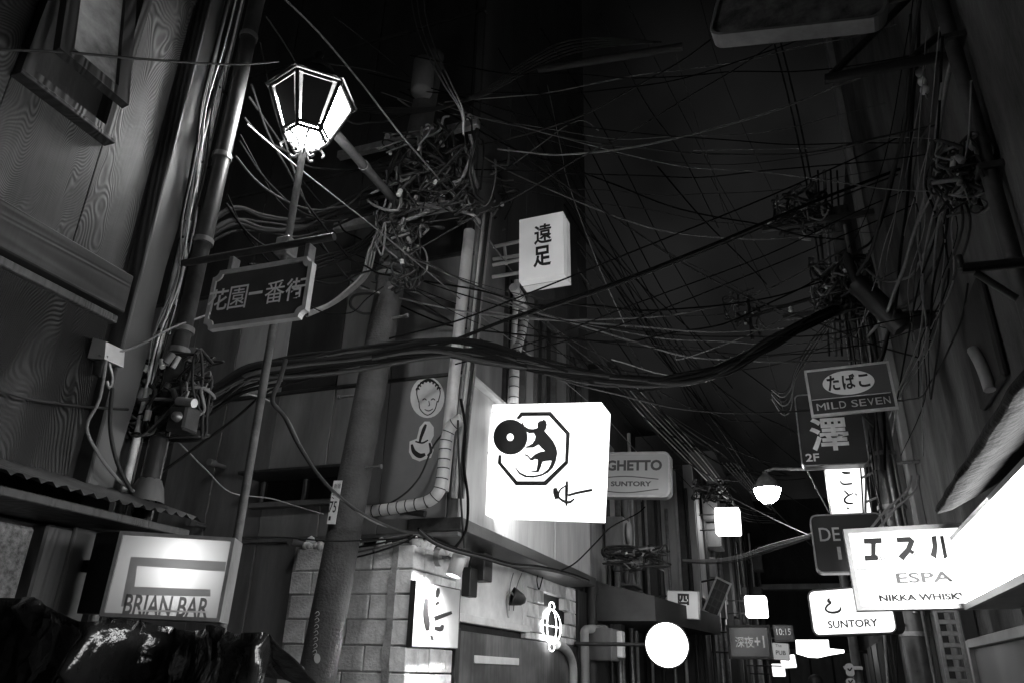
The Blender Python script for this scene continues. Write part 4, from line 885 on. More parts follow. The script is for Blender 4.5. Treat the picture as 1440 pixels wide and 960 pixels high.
mb = MB(); f.text(mb, 'ESPA', (1260, 803.5, 1340, 818.5), 0.003, 0.024); mb.build('thin_lettering', grey('thin_print', 0.1, 0.5, bump=0), t)

# -- SUNTORY と
f, t = lightbox('lightbox_sign', 'rounded white lightbox with a curling brush character over thin capitals', [(1133, 828), (1252, 822), (1263, 888), (1146, 896)], 8.1, 1.2, r=0.07, rim=0.014, frame=DSTEEL, pole=True)
mb = MB(); f.text(mb, 'SUNTORY', (1164, 870.5, 1235, 881.5), 0.003, 0.024)
f.stroke(mb, [(*zE(345, 480), .8), (*zE(340, 496), 4), (*zE(352, 508), 2.4), (*zE(334, 522), 2.4), (*zE(324, 542), 2.2), (*zE(340, 558), 2.4), (*zE(372, 562), 3), (*zE(402, 552), 3), (*zE(410, 530), 1)], 0.003)
mb.build('lettering', PRINT, t)
mb = MB(); f.text(mb, 'た す', (1151, 830, 1176, 838), 0.003, 0.0); mb.build('faint_print', MATS['worn_print'], t)

# -- dark DE... sign
f, t = lightbox('signboard', 'dark unlit rounded sign box with a few pale serif capitals', [(1138, 723), (1243, 720), (1250, 803), (1148, 806)], 7.4, 0.02, r=0.06, rim=0.012, frame=STEEL, face=glow('dark_face', 0.004, v=0.02, dirt=0.3), yaw=0, pole=True)  # unlit face; trace of emission stands in for light falling on it
mb = MB(); f.text(mb, 'DE', (1152, 741, 1181, 760), 0.003, 0.006); f.text(mb, 'I', (1178, 768, 1183, 786), 0.003, 0.01); mb.build('lettering', grey('dull_letters', 0.35, 0.5, bump=0), t)

# -- こど
f, t = lightbox('lightbox_sign', 'glowing upright white sign with running brush kana below the 2F sign', [(1160, 657), (1217, 654), (1224, 722), (1168, 725)], 8.9, 1.3, r=0.0, rim=0.008, frame=STEEL, yaw=0, pole=True)
mb = MB(); z8 = lambda x, y: (960 + x * 240 / 1152, 620 + y * 200 / 960)
f.stroke(mb, [(*z8(1072, 205), 1), (*z8(1095, 212), 3), (*z8(1132, 212), 2)], 0.003); f.stroke(mb, [(*z8(1060, 265), .8), (*z8(1085, 288), 2), (*z8(1145, 284), 2)], 0.003)
f.stroke(mb, [(*z8(1088, 330), .8), (*z8(1112, 352), 2), (*z8(1120, 362), 1)], 0.003); f.stroke(mb, [(*z8(1150, 350), 1), (*z8(1110, 370), 2), (*z8(1092, 395), 2.4), (*z8(1110, 416), 2.4), (*z8(1150, 418), 2)], 0.003)
f.stroke(mb, [(*z8(1108, 446), 1.5), (*z8(1122, 456), 2.4)], 0.003); f.stroke(mb, [(*z8(1165, 350), 1.2), (*z8(1175, 365), 1.6)], 0.003); mb.build('lettering', PRINT, t)

# -- 澤 2F
f, t = lightbox('signboard', 'dark sign box with one large pale character and 2F', [(1113, 556), (1211, 548), (1221, 652), (1131, 655)], 8.05, 0.02, r=0.05, rim=0.012, frame=STEEL, face=glow('dark_face', 0.012), yaw=0, pole=True)
mb = MB(); f.text(mb, '澤', (1139, 586, 1193, 633), 0.003, 0.022); f.text(mb, '2F', (1133, 637, 1152, 648), 0.003, 0.02); mb.build('lettering', grey('pale_letters', 0.6, 0.5, bump=0), t)

# -- たばこ MILD SEVEN
f = Frame([(1130, 521), (1250, 507), (1263, 574), (1142, 586)], y=7.5, yaw=0)
t = thing('signboard', 'framed dark tobacco sign with three black kana in a pale oval', 'sign', f.at(0, -f.H / 2))
f.slab(MB(), f.outline(0.008), -0.03, 0.0).build('board', glow('tobacco_face', 0.008, v=0.05, dirt=0.3), t)  # no lamp inside; faint emission stands in for light falling on the board
f.ring(MB(), f.outline(0), f.outline(0.022), -0.035, 0.008).build('rim', RIM, t)
zM = lambda x, y: (1080 + x / 4, 480 + y / 4)
q = MB(); f.poly(q, [[zM(453 + 146 * math.cos(a) , 229 + 68 * math.sin(a) - 8 * math.cos(a)) for a in [k * math.pi / 20 for k in range(40)]]], 0.002); q.build('oval', glow('oval_white', 0.06, v=0.5), t)  # oval emits a little too, in place of light reaching it
q = MB(); f.poly(q, [[zM(*p) for p in ((248, 334), (690, 284), (706, 354), (262, 400))]], 0.002); q.build('lower_band', grey('band_ink', 0.03, 0.5, bump=0), t)
q = MB(); f.poly(q, [[zM(*p) for p in ((246, 326), (690, 282), (690, 287), (246, 331))]], 0.003); q.build('rule', RIM, t)
mb = MB()
for c_, b_ in (('た', (332, 188, 402, 276)), ('ば', (416, 180, 492, 266)), ('こ', (508, 180, 572, 254))): f.text(mb, c_, (*zM(b_[0], b_[1]), *zM(b_[2], b_[3])), 0.004, 0.03)
mb.build('kana_lettering', PRINT, t)
mb = MB()
import itertools
for k, c_ in enumerate('MILD SEVEN'):
    if c_ != ' ':
        wdt = {'M': 1.35, 'I': 0.3}.get(c_, 1.0); pos = sum({'M': 1.35, 'I': 0.55, ' ': 0.5}.get(q_, 1.06) for q_ in 'MILD SEVEN'[:k]); x0 = 274 + pos * 43; yo_ = -(x0 - 274) * 0.105
        f.text(mb, c_, (*zM(x0, 346 + yo_), *zM(x0 + wdt * 38, 386 + yo_)), 0.004, 0.0 if c_ == 'M' else 0.004)
mb.build('lettering', RIM, t)
for v in (-0.3, 0.3):
    a = f.at(0, v * f.H, -0.03); MB().tube([a, Vector((RP.x, RP.y, a.z))], 0.014, 6).build('bracket', DSTEEL, t)

# -- globe street lamp on an arm from the right
gy = 10.2; gc = ony(1079, 690, gy); gl_ = thing('globe_lamp', 'glowing acorn globe street lamp on a thin arm in the distance', 'street lamp', gc)
MB().lathe(gc, [(0.0, -0.16), (0.06, -0.15), (0.13, -0.09), (0.165, 0.0), (0.168, 0.03)], 20).build('globe', glow('globe', 70), gl_)
MB().lathe(gc, [(0.172, 0.028), (0.15, 0.09), (0.1, 0.17), (0.06, 0.21), (0.035, 0.23), (0.035, 0.26), (0.0, 0.27)], 20).build('hood', STEEL, gl_)
MB().lathe(gc, [(0.0, -0.19), (0.03, -0.185), (0.03, -0.15)], 10).build('cap', DSTEEL, gl_)
a = gc + Vector((0, 0, 0.26)); b = ony(1140, 659, gy); MB().tube([a, a + Vector((0.1, 0, 0.03)), b, Vector((XR + 0.12, gy, b.z + 0.02))], 0.022, 8).build('arm', STEEL, gl_)

# =================================================================== LEFT SIDE, FURTHER ALONG
def left_building(name, label, y0, y1, zt_, x=XL, seed=1, light=True, up=(2.9, 5.4)):
    random.seed(seed); t = thing(name, label, 'building', (x - 3, (y0 + y1) / 2, 0))
    MB().box(-9, x - 0.06, y0, y1, 0, zt_).build('wall', DARKW, t)
    y = y0 + 0.06; k = 0
    while y < y1 - 0.35:
        wd = random.uniform(0.5, 0.9); ye_ = min(y1 - 0.05, y + wd)
        mt = [LIGHTW, LIGHTW, DARKW, MIDW][k % 4] if light else [MIDW, DARKW, DARKW, LIGHTW][k % 4]
        MB().bbox(x - 0.059, x - 0.01 * (k % 3), y + 0.01, ye_ - 0.01, up[0], up[1], 0.006).build('wall_panel', mt, t)
        MB().bbox(x - 0.059, x - 0.012 * (k % 2), y + 0.01, ye_ - 0.01, 0.1, up[0] - 0.25, 0.006).build('shop_panel', [DARKW, MIDW, DTIMBER][k % 3], t)
        if k % 3 == 2:
            w_ = MB().bbox(x - 0.02, x + 0.05, y + 0.05, ye_ - 0.05, up[0] + 0.6, up[1] - 0.5, 0.006).build('window', MATS['aluminium'], t)
            MB().box(x + 0.051, x + 0.055, y + 0.1, ye_ - 0.1, up[0] + 0.66, up[1] - 0.56).build('pane', glass('dark_glass'), w_)
        if k % 3 == 0: MB().tube([(x + 0.05, ye_, 0.2), (x + 0.05, ye_, zt_ - 0.3)], 0.035, 8).build('downpipe', PVC if k % 2 else DSTEEL, t)
        y = ye_; k += 1
    MB().bbox(x - 0.06, x + 0.06, y0, y1, up[0] - 0.2, up[0] - 0.06, 0.01).build('band_beam', DTIMBER, t)
    MB().bbox(x - 0.06, x + 0.45, y0, y1, zt_ - 0.02, zt_ + 0.08, 0.01).build('roof', DSTEEL, t)
    return t
lb2 = left_building('bar_building', 'two storey bar building with dark awning next to the corner building', y1c + 0.05, 15.45, 6.3, seed=2)
yA = onx(921, 855, -2.1).y; za0 = onx(921, 872, -2.1).z; za1 = onx(921, 838, -2.1).z; yB = onx(1012, 875, -2.1).y
yB = 15.4; xB = ony(1012, 875, yB).x
aw = MB(); aw.hexa([(XL, yA, za0), (-2.1, yA, za0), (xB, yB, za0), (XL, yB, za0), (XL, yA, za1 + 0.22), (-2.1, yA, za1), (xB, yB, za1), (XL, yB, za1 + 0.22)])
awt = tag(aw.build('awning', grey('awning_cloth', 0.05, 0.6, scale=3, amt=0.4, bump=0.1)), 'dark box awning over the bar front beyond the neon opening', 'awning')
MB().tube(crom([onx(px, py, XL + 0.25) for px, py in ((878, 700), (882, 760), (881, 800), (884, 822), (905, 838), (918, 846))], 5), 0.06, 10).build('drainpipe', MIDW, lb2)
# diagonal timber brace and eave seen past the GHETTO sign
MB().tube([onx(925, 740, XL + 0.05), onx(958, 692, XL + 0.75)], 0.09, 4).build('brace', DTIMBER, lb2)
lb3 = left_building('bar_building', 'narrow pale fronted bar building beyond the dark awning', 15.5, 19.0, 5.9, x=-1.9, seed=5, up=(3.0, 5.2))
lb4 = left_building('bar_building', 'far dark fronted bar building near the end of the alley', 19.05, 30.0, 6.2, x=-1.6, seed=9, light=False)
for i, (xa, xb, mt_) in enumerate(((-2.98, -2.62, MIDW), (-2.6, -2.3, LIGHTW), (-2.28, -2.12, DSTEEL), (-2.1, -1.91, LIGHTW))):
    MB().bbox(xa, xb, 15.46 - 0.03, 15.495, 2.5, 5.6, 0.006).build('end_panel', mt_, lb3)
for i in range(5): MB().tube([(-2.9 + i * 0.21, 15.38, 0.2), (-2.9 + i * 0.21, 15.38, 5.5 - 0.4 * (i % 3))], 0.03, 8).build('conduit', [PVC, DSTEEL, STEEL][i % 3], lb3)
# clutter on the far fronts: ducts, meter boxes, small air conditioners, narrow sign boards
random.seed(19)
for (bld, xw_, ya2, yb2) in ((lb2, XL, y1c + 0.3, 15.2), (lb3, -1.9, 15.8, 18.8), (lb4, -1.6, 19.4, 29)):
    for i in range(9):
        y_ = random.uniform(ya2, yb2); z_ = random.uniform(2.5, 5.4)
        if i % 3 == 0:
            u_ = MB().bbox(xw_ + 0.06, xw_ + 0.36, y_, y_ + 0.7, z_, z_ + 0.5, 0.015).build('air_conditioner', MIDW, bld)
            MB().lathe(Vector((xw_ + 0.365, y_ + 0.3, z_ + 0.25)), [(0.19, 0.0), (0.17, 0.012), (0.03, 0.012), (0.0, 0.014)], 16, axis=Vector((1, 0, 0))).build('fan_grille', DSTEEL, u_)
        elif i % 3 == 1: MB().tube([(xw_ + 0.12, y_, 0.3), (xw_ + 0.12, y_, z_ + 0.6), (xw_ + 0.12, y_ + 0.3, z_ + 0.8)], 0.05, 8).build('duct', STEEL, bld)
        else: MB().bbox(xw_ + 0.06, xw_ + 0.2, y_, y_ + 0.3, z_ - 0.6, z_ - 0.2, 0.01).build('meter_case', MIDW, bld)
# pipes and boxes at the end of the corner building
gp = thing('gas_pipe', 'pale bent gas pipe beside the neon opening', 'pipe', onx(822, 960, XL + 0.12))
MB().tube(crom([onx(px, py, XL + 0.12) for px, py in ((824, 1000), (822, 900), (822, 888), (828, 884), (850, 884))], 4), 0.06, 10).build('pipe', LIGHTW, gp)
MB().tube([onx(831, 818, XL + 0.06), onx(831, 1000, XL + 0.06)], 0.09, 10).build('riser', DTIMBER, gp)
mb_ = thing('meter_box', 'grey meter box with pale end beside the gas pipe', 'box', onx(858, 928, -2.75))
a = onx(850, 907, -2.75); MB().bbox(XL, -2.6, a.y - 0.2, a.y + 0.35, a.z - 0.2, a.z + 0.22, 0.012).build('case', MIDW, mb_)
MB().bbox(-2.6, -2.52, a.y + 0.1, a.y + 0.3, a.z - 0.15, a.z + 0.2, 0.012).build('dial_cover', WHITEP, mb_)

# -- far signs and lights
def ball(px, py, y, rad, nm, lab, e):
    c = ony(px, py, y); t = thing(nm, lab, 'sign', c)
    ax_ = Vector((0.12, -1, 0)).normalized()
    MB().lathe(c, [(0.0, 0.06), (rad * 0.97, 0.06), (rad, 0.05), (rad, -0.05), (rad * 0.97, -0.06), (0.0, -0.06)], 40, axis=ax_, sm=False).build('face', glow('round_face', e), t)
    MB().lathe(c, [(rad + 0.001, 0.03), (rad + 0.02, 0.03), (rad + 0.02, -0.1), (rad + 0.001, -0.1)], 40, axis=ax_).build('rim', DSTEEL, t)
    MB().tube([c + Vector((-rad, 0.02, 0)), Vector((XL, c.y + 0.02, c.z))], 0.025, 8).build('bracket', DSTEEL, t)
ball(938, 906, 10.4, 0.265, 'round_sign', 'blank glowing round sign under the dark awning', 6)
lightbox('lightbox_sign', 'small blank glowing square sign below the globe lamp', [(1005, 713), (1039, 713), (1041, 749), (1006, 750)], 15.8, 7, r=0.03, rim=0.006, depth=0.3, frame=glow('box_side', 5), yaw=0, wall=-1.9)
lightbox('lightbox_sign', 'small blank glowing square sign above the dark plus one board', [(1047, 837), (1078, 837), (1079, 867), (1049, 867)], 18.2, 7, r=0.04, rim=0.006, depth=0.3, frame=glow('box_side', 5), yaw=0, wall=-1.9)
f, t = lightbox('signboard', 'dark sign box with dim characters and plus one', [(1022, 878), (1084, 878), (1085, 926), (1024, 926)], 16.2, 0.02, rim=0.05, depth=0.3, frame=DSTEEL, face=glow('dark_face', 0.012), yaw=0, wall=-1.9)
mb = MB(); f.text(mb, '深夜', (1034, 894, 1060, 910), 0.004, 0.012); f.text(mb, '+1', (1061, 893, 1075, 910), 0.004, 0.02); mb.build('lettering', glow('dim_letters', 0.07), t)
f, t = lightbox('lightbox_sign', 'pale grey sign box with a square seal under the far eaves', [(938, 829), (982, 831), (983, 870), (938, 868)], 13.2, 0.13, rim=0.01, frame=STEEL, face=glow('seal_face', 0.12, v=0.4), yaw=0, wall=XL)
mb = MB(); f.text(mb, '四', (953, 834, 969, 850), 0.004, 0.05); mb.build('lettering', PRINT, t)
# tall lattice sign with pale frame
f = Frame([(996, 806), (1018, 818), (1021, 872), (998, 862)], y=15.48, yaw=8)
t = thing('lattice_sign', 'dark hanging lattice panel with pale rim beyond the seal sign', 'sign', f.at(0, -f.H / 2))
f.slab(MB(), f.outline(0.02), -0.05, 0).build('panel', PRINT, t); f.ring(MB(), f.outline(0), f.outline(0.035), -0.06, 0.02).build('rim', PVC, t)
for v in (-0.25, -0.05, 0.2): f.box(MB(), -f.W / 2, f.W / 2, v * f.H - 0.015, v * f.H + 0.015, 0.0, 0.015).build('bar', DSTEEL, t)
for u in (-0.15, 0.15): f.box(MB(), u * f.W - 0.012, u * f.W + 0.012, -f.H / 2, f.H / 2, 0.001, 0.014).build('bar', DSTEEL, t)
MB().tube([f.at(-f.W / 2, 0.3, -0.03), Vector((-1.9, f.c.y + 0.1, f.c.z + 0.3))], 0.02, 6).build('bracket', DSTEEL, t)
# far end of the alley
eb = thing('end_building', 'dark shop building closing the far end of the alley', 'building', (-0.5, 33, 0))
MB().box(-9, 8, 31, 38, 0, 8).build('wall', DARKW, eb)
for i in range(6): MB().bbox(-2.4 + i * 0.75, -1.72 + i * 0.75, 30.93, 30.999, 0.1, 2.6, 0.01).build('shop_panel', MIDW, eb)
MB().bbox(-2.6, 2.2, 30.4, 30.999, 4.6, 4.8, 0.02).build('canopy', LIGHTW, eb)
a = ony(1119, 897, 24); b = ony(1188, 928, 24)
fe = thing('lightbox_sign', 'bright white curved shop sign low at the far end of the alley', 'sign', ((a.x + b.x) / 2, 24, b.z))
zz9 = lambda px, py: ony(px, py, 24)
MB().prism([zz9(*p) for p in ((1119, 899), (1165, 899), (1166, 911), (1187, 913), (1187, 917), (1168, 920), (1150, 924), (1136, 923), (1120, 918))], (0, 0.25, 0)).build('face', glow('far_face', 3.5), fe)
MB().tube([zz9(1187, 915), Vector((XR - 0.1, 24.1, zz9(1187, 915).z))], 0.05, 6).build('bracket', DSTEEL, fe)
lightbox('lightbox_sign', 'small glowing white box just under the dull grey pub box', [(1097, 920), (1119, 919), (1120, 938), (1098, 940)], 20, 1.8, r=0.03, rim=0.01, yaw=0, wall=-1.6)
lightbox('lightbox_sign', 'lowest glowing white box in the far alley', [(1085, 932), (1104, 932), (1105, 951), (1086, 951)], 21.5, 1.6, r=0.03, rim=0.01, yaw=0, wall=-1.6)
f, t = lightbox('lightbox_sign', 'dull grey sign box with small dark capitals in the far alley', [(1086, 902), (1110, 904), (1110, 928), (1086, 927)], 19.2, 0.14, r=0.03, rim=0.01, face=glow('pub_face', 0.15, v=0.4), yaw=0, wall=-1.6)
mb = MB(); f.text(mb, 'PUB', (1091, 914, 1105, 920), 0.004, 0.01); f.text(mb, 'The', (1090, 905, 1099, 909), 0.004, 0.0); mb.build('lettering', PRINT, t)
f, t = lightbox('signboard', 'black sign box with faint pale digits above the dull grey pub box', [(1088, 878), (1116, 878), (1116, 901), (1088, 901)], 19.6, 0.02, rim=0.03, face=glow('dark_face', 0.012), yaw=0, wall=-1.6)
mb = MB(); f.text(mb, '10:15', (1092, 883, 1112, 892), 0.004, 0.0); mb.build('lettering', glow('dim_letters', 0.07), t)
for (px, py, w_, h_, lab) in ((1195, 941, 12, 18, 'round no smoking notice on the dark far pole'), (1196, 958, 13, 10, 'small white notice card under the round notice')):
    f = Frame([(px - w_ / 2, py - h_ / 2), (px + w_ / 2, py - h_ / 2), (px + w_ / 2, py + h_ / 2), (px - w_ / 2, py + h_ / 2)], y=8.6, yaw=0)
    t = thing('notice', lab, 'notice', f.at(0, -f.H / 2)); f.slab(MB(), f.outline(0, r=0.03), -0.01, 0).build('card', LIGHTW, t)
    q = MB(); f.stroke(q, [(px - 3, py - 2, 2), (px, py + 1, 2), (px + 3, py - 3, 2)], 0.003); q.build('print', PRINT, t)
np_ = ony(1205, 940, 8.7)
pp = thing('thin_post', 'thin dark post carrying two small notices in front of the shop panels', 'post', (np_.x, 8.7, 0)); MB().tube([(np_.x, 8.7, 0), (np_.x, 8.7, 2.6)], 0.045, 10).build('shaft', DSTEEL, pp)
MB().box(np_.x - 0.12, np_.x + 0.05, 8.62, 8.66, 1.55, 1.58).build('clip', STEEL, pp); MB().box(np_.x - 0.12, np_.x + 0.05, 8.62, 8.66, 1.7, 1.73).build('clip', STEEL, pp)

# -- weathered sign box overhead, close to the viewer
f = Frame([(1012, -90), (1262, -130), (1250, 20), (1018, 50)], y=3.3, yaw=-6)
t = thing('overhead_sign', 'weathered rounded sign box jutting overhead from the concrete wall', 'sign', f.at(0, -f.H / 2))
f.slab(MB(), f.outline(0, r=0.07), -0.1, 0.0).build('box', grey('weathered_box', 0.11, 0.6, scale=9, amt=1.0, bump=0.1), t)
f.ring(MB(), f.outline(-0.004, r=0.07), f.outline(0.012, r=0.06), -0.102, 0.006).build('rim', MIDW, t)
for v in (0.3, -0.3): a = f.at(f.W / 2, v * f.H, -0.05); MB().tube([a, Vector((XR, a.y, a.z))], 0.02, 8).build('bracket', DSTEEL, t)

# -- crinkled black plastic sheet over a stacked heap, near left
hp = thing('covered_heap', 'heap wrapped in crinkled shiny black plastic below the grey lit bar sign', 'heap', (-2.0, 1.75, 0))
PLAST = grey('black_plastic', 0.02, 0.14, scale=5, amt=0.5, bump=0.5, bscale=16, spec=0.5)
ridge = [(-60, 850), (0, 838), (30, 836), (60, 842), (85, 858), (110, 864), (135, 872), (165, 872), (205, 872), (230, 880), (260, 880), (300, 882), (330, 882), (352, 884), (378, 886), (384, 900), (387, 930)]
g = MB(); nu, nv = 120, 46; vs_ = []
for i in range(nu + 1):
    t_ = i / nu * (len(ridge) - 1); k = min(int(t_), len(ridge) - 2); fq_ = t_ - k
    px = ridge[k][0] + (ridge[k + 1][0] - ridge[k][0]) * fq_; py = ridge[k][1] + (ridge[k + 1][1] - ridge[k][1]) * fq_
    yb_ = 1.7 + 0.12 * math.sin(i * 0.11); top_ = ony(px, py, yb_)
    for j in range(nv + 1):
        s_ = j / nv
        if s_ < 0.2: base = top_ + Vector((-0.05 * (1 - s_ / 0.2), 0.3 * (1 - s_ / 0.2), -0.12 * (1 - s_ / 0.2)))
        else:
            q_ = (s_ - 0.2) / 0.8; base = Vector((top_.x + 0.02 * q_, top_.y - 0.14 * math.sin(q_ * 1.5), top_.z * (1 - q_)))
        nz = mnoise.noise(Vector((base.x * 6, base.y * 6, base.z * 5))); n2 = abs(mnoise.noise(Vector((base.x * 11, base.z * 13, 7)))); n3 = abs(mnoise.noise(Vector((base.x * 24 + base.z * 9, base.z * 17, 3))))
        am = min(1, 0.35 + s_ * 3)
        base = base + Vector((0.015 * nz, -(0.05 * nz + 0.075 * n2 + 0.024 * n3) * am, 0.02 * nz * am))
        vs_.append(base)
g.add(vs_, [(i * (nv + 1) + j, i * (nv + 1) + j + 1, (i + 1) * (nv + 1) + j + 1, (i + 1) * (nv + 1) + j) for i in range(nu) for j in range(nv)], True)
g.build('plastic_sheet', PLAST, hp, False)
MB().bbox(-2.5, -1.6, 1.85, 2.05, 0, 1.3, 0.01).build('crate_stack', DTIMBER, hp)

# -- passer-by whose head just shows at the bottom
pc = ony(1146, 948, 13.0); hgt = pc.z
per = bpy.data.meshes.new('person'); SK = []
def V3(x, y, z): return (x, y, z * hgt / 1.70)
V = [(V3(0, 0, .92), .15), (V3(0, 0, 1.10), .13), (V3(0, 0, 1.30), .16), (V3(0, 0, 1.42), .09), (V3(0, 0, 1.48), .055), (V3(0, -.01, 1.57), .095), (V3(0, 0, 1.64), .075)]
E_ = [(0, 1), (1, 2), (2, 3), (3, 4), (4, 5), (5, 6)]
for sx in (-1, 1):
    b0 = len(V); V += [(V3(sx * .1, 0, .85), .095), (V3(sx * .11, -.02, .48), .065), (V3(sx * .11, .02, .09), .045), (V3(sx * .12, -.15, .04), .035)]; E_ += [(0, b0), (b0, b0 + 1), (b0 + 1, b0 + 2), (b0 + 2, b0 + 3)]
    b0 = len(V); V += [(V3(sx * .19, 0, 1.37), .065), (V3(sx * .23, .02, 1.1), .045), (V3(sx * .24, -.05, .86), .032), (V3(sx * .24, -.07, .78), .035)]; E_ += [(2, b0), (b0, b0 + 1), (b0 + 1, b0 + 2), (b0 + 2, b0 + 3)]
    for q_ in range(5):
        c0_ = len(V); o_ = (q_ - 2) * .018; l_ = (.05, .085, .095, .09, .07)[q_]
        V += [(V3(sx * .24, -.07 + o_ - (.03 if q_ == 0 else 0), .76 - l_ * .5), .009), (V3(sx * .235, -.075 + o_ - (.035 if q_ == 0 else 0), .76 - l_), .008)]; E_ += [(b0 + 3, c0_), (c0_, c0_ + 1)]
per.from_pydata([v for v, r_ in V], E_, [])
po = bpy.data.objects.new('person', per); COL.objects.link(po); po.location = (pc.x, 13, 0)
md = po.modifiers.new('skin', 'SKIN'); 
for v_, (c_, r_) in zip(per.skin_vertices[0].data, V): v_.radius = (r_, r_)
per.skin_vertices[0].data[0].use_root = True
po.modifiers.new('sub', 'SUBSURF').levels = 2; po.modifiers['sub'].render_levels = 2
per.materials.append(grey('dark_clothes', 0.03, 0.8, scale=10))
tag(po, 'person in dark clothes walking far down the alley, only the head top showing', 'person')
MB().lathe((pc.x, 13, hgt - 0.15), [(0.09, -0.04), (0.112, 0.02), (0.108, 0.08), (0.08, 0.13), (0.035, 0.155), (0.0, 0.16)], 16).build('hair', grey('hair', 0.01, 0.6, scale=30), None)
hob = COL.objects['hair']; hob.parent = po; hob.location = hob.location - po.location

# =================================================================== CABLES
L_ = (DP.x, DP.y); P_ = (PO.x, PO.y - 0.15); R_ = (RP.x, RP.y); LAMP = (pl.x, pl.y)
W1 = (XR - 0.1, 5.0)            # bracketed wires on the concrete wall
FARR = (0.6, 24.0)              # far down the alley, right side
def cable(pts, a, b, r, mat, label, group, name='cable', jit=0.0, n=5):
    P = [onv(px + random.uniform(-jit, jit), py + random.uniform(-jit, jit), a, b) for px, py in pts]
    m = MB(); m.tube(crom(P, n), r, 6, cap=False)
    return tag(m.build(name, mat, None, True), label, 'cable', group)
random.seed(11)
# 1. the sagging bundle from the downpipe tangle to the right-hand pole
base = [(228, 590), (300, 560), (350, 530), (420, 515), (500, 508), (600, 498), (680, 500), (760, 517), (830, 532), (900, 540), (960, 534), (1020, 516), (1080, 486), (1140, 452), (1200, 424)]
for i in range(17):
    o = random.uniform(-17, 16); ph = random.uniform(0, 6.28); fq1 = random.uniform(0.6, 1.7)
    pts = [(x + random.uniform(-3, 3), y + o * math.sin(math.pi * min(1, 0.25 + k / 14)) + 6 * math.sin(k * fq1 + ph) + random.gauss(0, 2.5)) for k, (x, y) in enumerate(base)]
    cable(pts, L_, R_, random.choice((0.008, 0.010, 0.015, 0.022)), BLACK if i % 4 else CABLE, 'black cable in the sagging bundle from the downpipe to the tobacco sign pole', 'bundle slung across the alley')
for i in range(2):
    cable([(860 + i * 90, 505 - i * 8), (960, 528 - i * 24), (1050, 492 - i * 20), (1120, 455 - i * 14), (1195, 415)], L_, R_, 0.005, CABLE_G, 'thin grey cable riding on the sagging bundle near the right pole', 'grey cables on the bundle')
cable([(205, 680), (280, 625), (330, 588), (380, 548), (440, 532)], L_, R_, 0.007, BLACK, 'single black cable rising from the downpipe foot to the bundle', None)
cable([(215, 640), (280, 592), (340, 552), (400, 538)], L_, R_, 0.011, BLACK, 'thick black cable just under the bundle by the downpipe', None)
# 2. straight black wires rising to the right wall
for pts, r, lab in (([(547, 476), (640, 452), (720, 422), (900, 350), (1080, 277), (1240, 205), (1345, 150)], 0.008, 'black wire running up from the pole to the concrete wall, topmost of three'),
                    ([(560, 505), (640, 478), (720, 447), (860, 400), (1000, 345), (1080, 311), (1160, 278), (1265, 238)], 0.016, 'thick black wire pair rising from the pole to the concrete wall'),
                    ([(640, 512), (760, 478), (900, 425), (1080, 358), (1200, 300), (1322, 248)], 0.006, 'thin black wire rising below the thick pair to the concrete wall'),
                    ([(700, 505), (800, 478), (900, 447), (1080, 376), (1200, 325), (1345, 262)], 0.006, 'lowest thin black wire rising to the concrete wall')):
    cable(pts, P_, (XR - 0.08, 7.4), r, BLACK, lab, None)
cable([(720, 450), (860, 404), (1000, 350), (1080, 317), (1160, 285), (1262, 246)], P_, (XR - 0.08, 7.4), 0.009, CABLE, 'black wire hugging the thick pair across the alley', None)
# 3. pale sagging wires high across the alley
cable([(700, 210), (745, 215), (790, 218), (880, 209), (970, 190), (1080, 159), (1160, 128), (1210, 110)], P_, (XR - 0.05, 6.0), 0.009, CABLE_G, 'pale grey wire sagging high across the alley to the long bracket', None)
cable([(975, 212), (1080, 210), (1190, 206), (1250, 194), (1330, 196)], P_, (XR - 0.05, 6.2), 0.004, CABLE_G, 'thin level grey wire against the concrete wall below the long bracket', None)
cable([(722, 231), (765, 200), (795, 178), (820, 170), (842, 184)], P_, (XR, 8.0), 0.006, CABLE_G, 'short bent grey wire reaching out above the slim upright sign', None)
# 4. three wires falling from the top of the picture to the pole
for i, dx in enumerate((0, 8, 18)):
    cable([(576 + dx, -20), (584 + dx * 0.9, 30), (600 + dx * 0.8, 74), (625 + dx * 0.6, 120), (648 + dx * 0.2, 157), (652, 190)], (PO.x + 0.1, PO.y - 0.3), (1.2, 1.0), 0.006, CABLE_G, 'grey wire of the three falling together onto the pole head', 'three wires falling to the pole')
cable([(648, 157), (654, 200), (660, 245), (668, 275), (680, 290), (690, 280), (697, 250), (697, 225)], P_, (0.5, 5.4), 0.006, CABLE_G, 'grey wire looping in a U beside the pole head', None)
# 5. long diagonals
cable([(380, -20), (447, 45), (510, 120), (560, 185), (607, 240), (672, 317), (712, 371), (722, 384)], LAMP, (XU + 0.1, 6.9), 0.007, CABLE_G, 'long diagonal grey wire passing behind the lantern to the slim upright sign', None)
cable([(348, 175), (422, 238), (535, 327), (610, 390), (720, 480), (780, 525), (850, 585), (900, 640)], L_, (XU + 0.3, 10.0), 0.005, CABLE_G, 'long pale diagonal wire from the downpipe past the pole to the corner building', None)
cable([(470, 24), (530, 70), (590, 120), (620, 140)], LAMP, P_, 0.004, CABLE, 'thin dark wire above the lantern', None)
cable([(-20, 70), (80, 73), (160, 80), (250, 87), (330, 91), (392, 87)], (XL + 0.25, 0.8), (pl.x, pl.y - 0.1), 0.006, CABLE, 'dark wire crossing in front of the open sash window', None)
cable([(462, 90), (520, 99), (570, 112), (620, 118)], LAMP, P_, 0.005, CABLE, 'dark wire running on from the lantern roof to the pole', None)
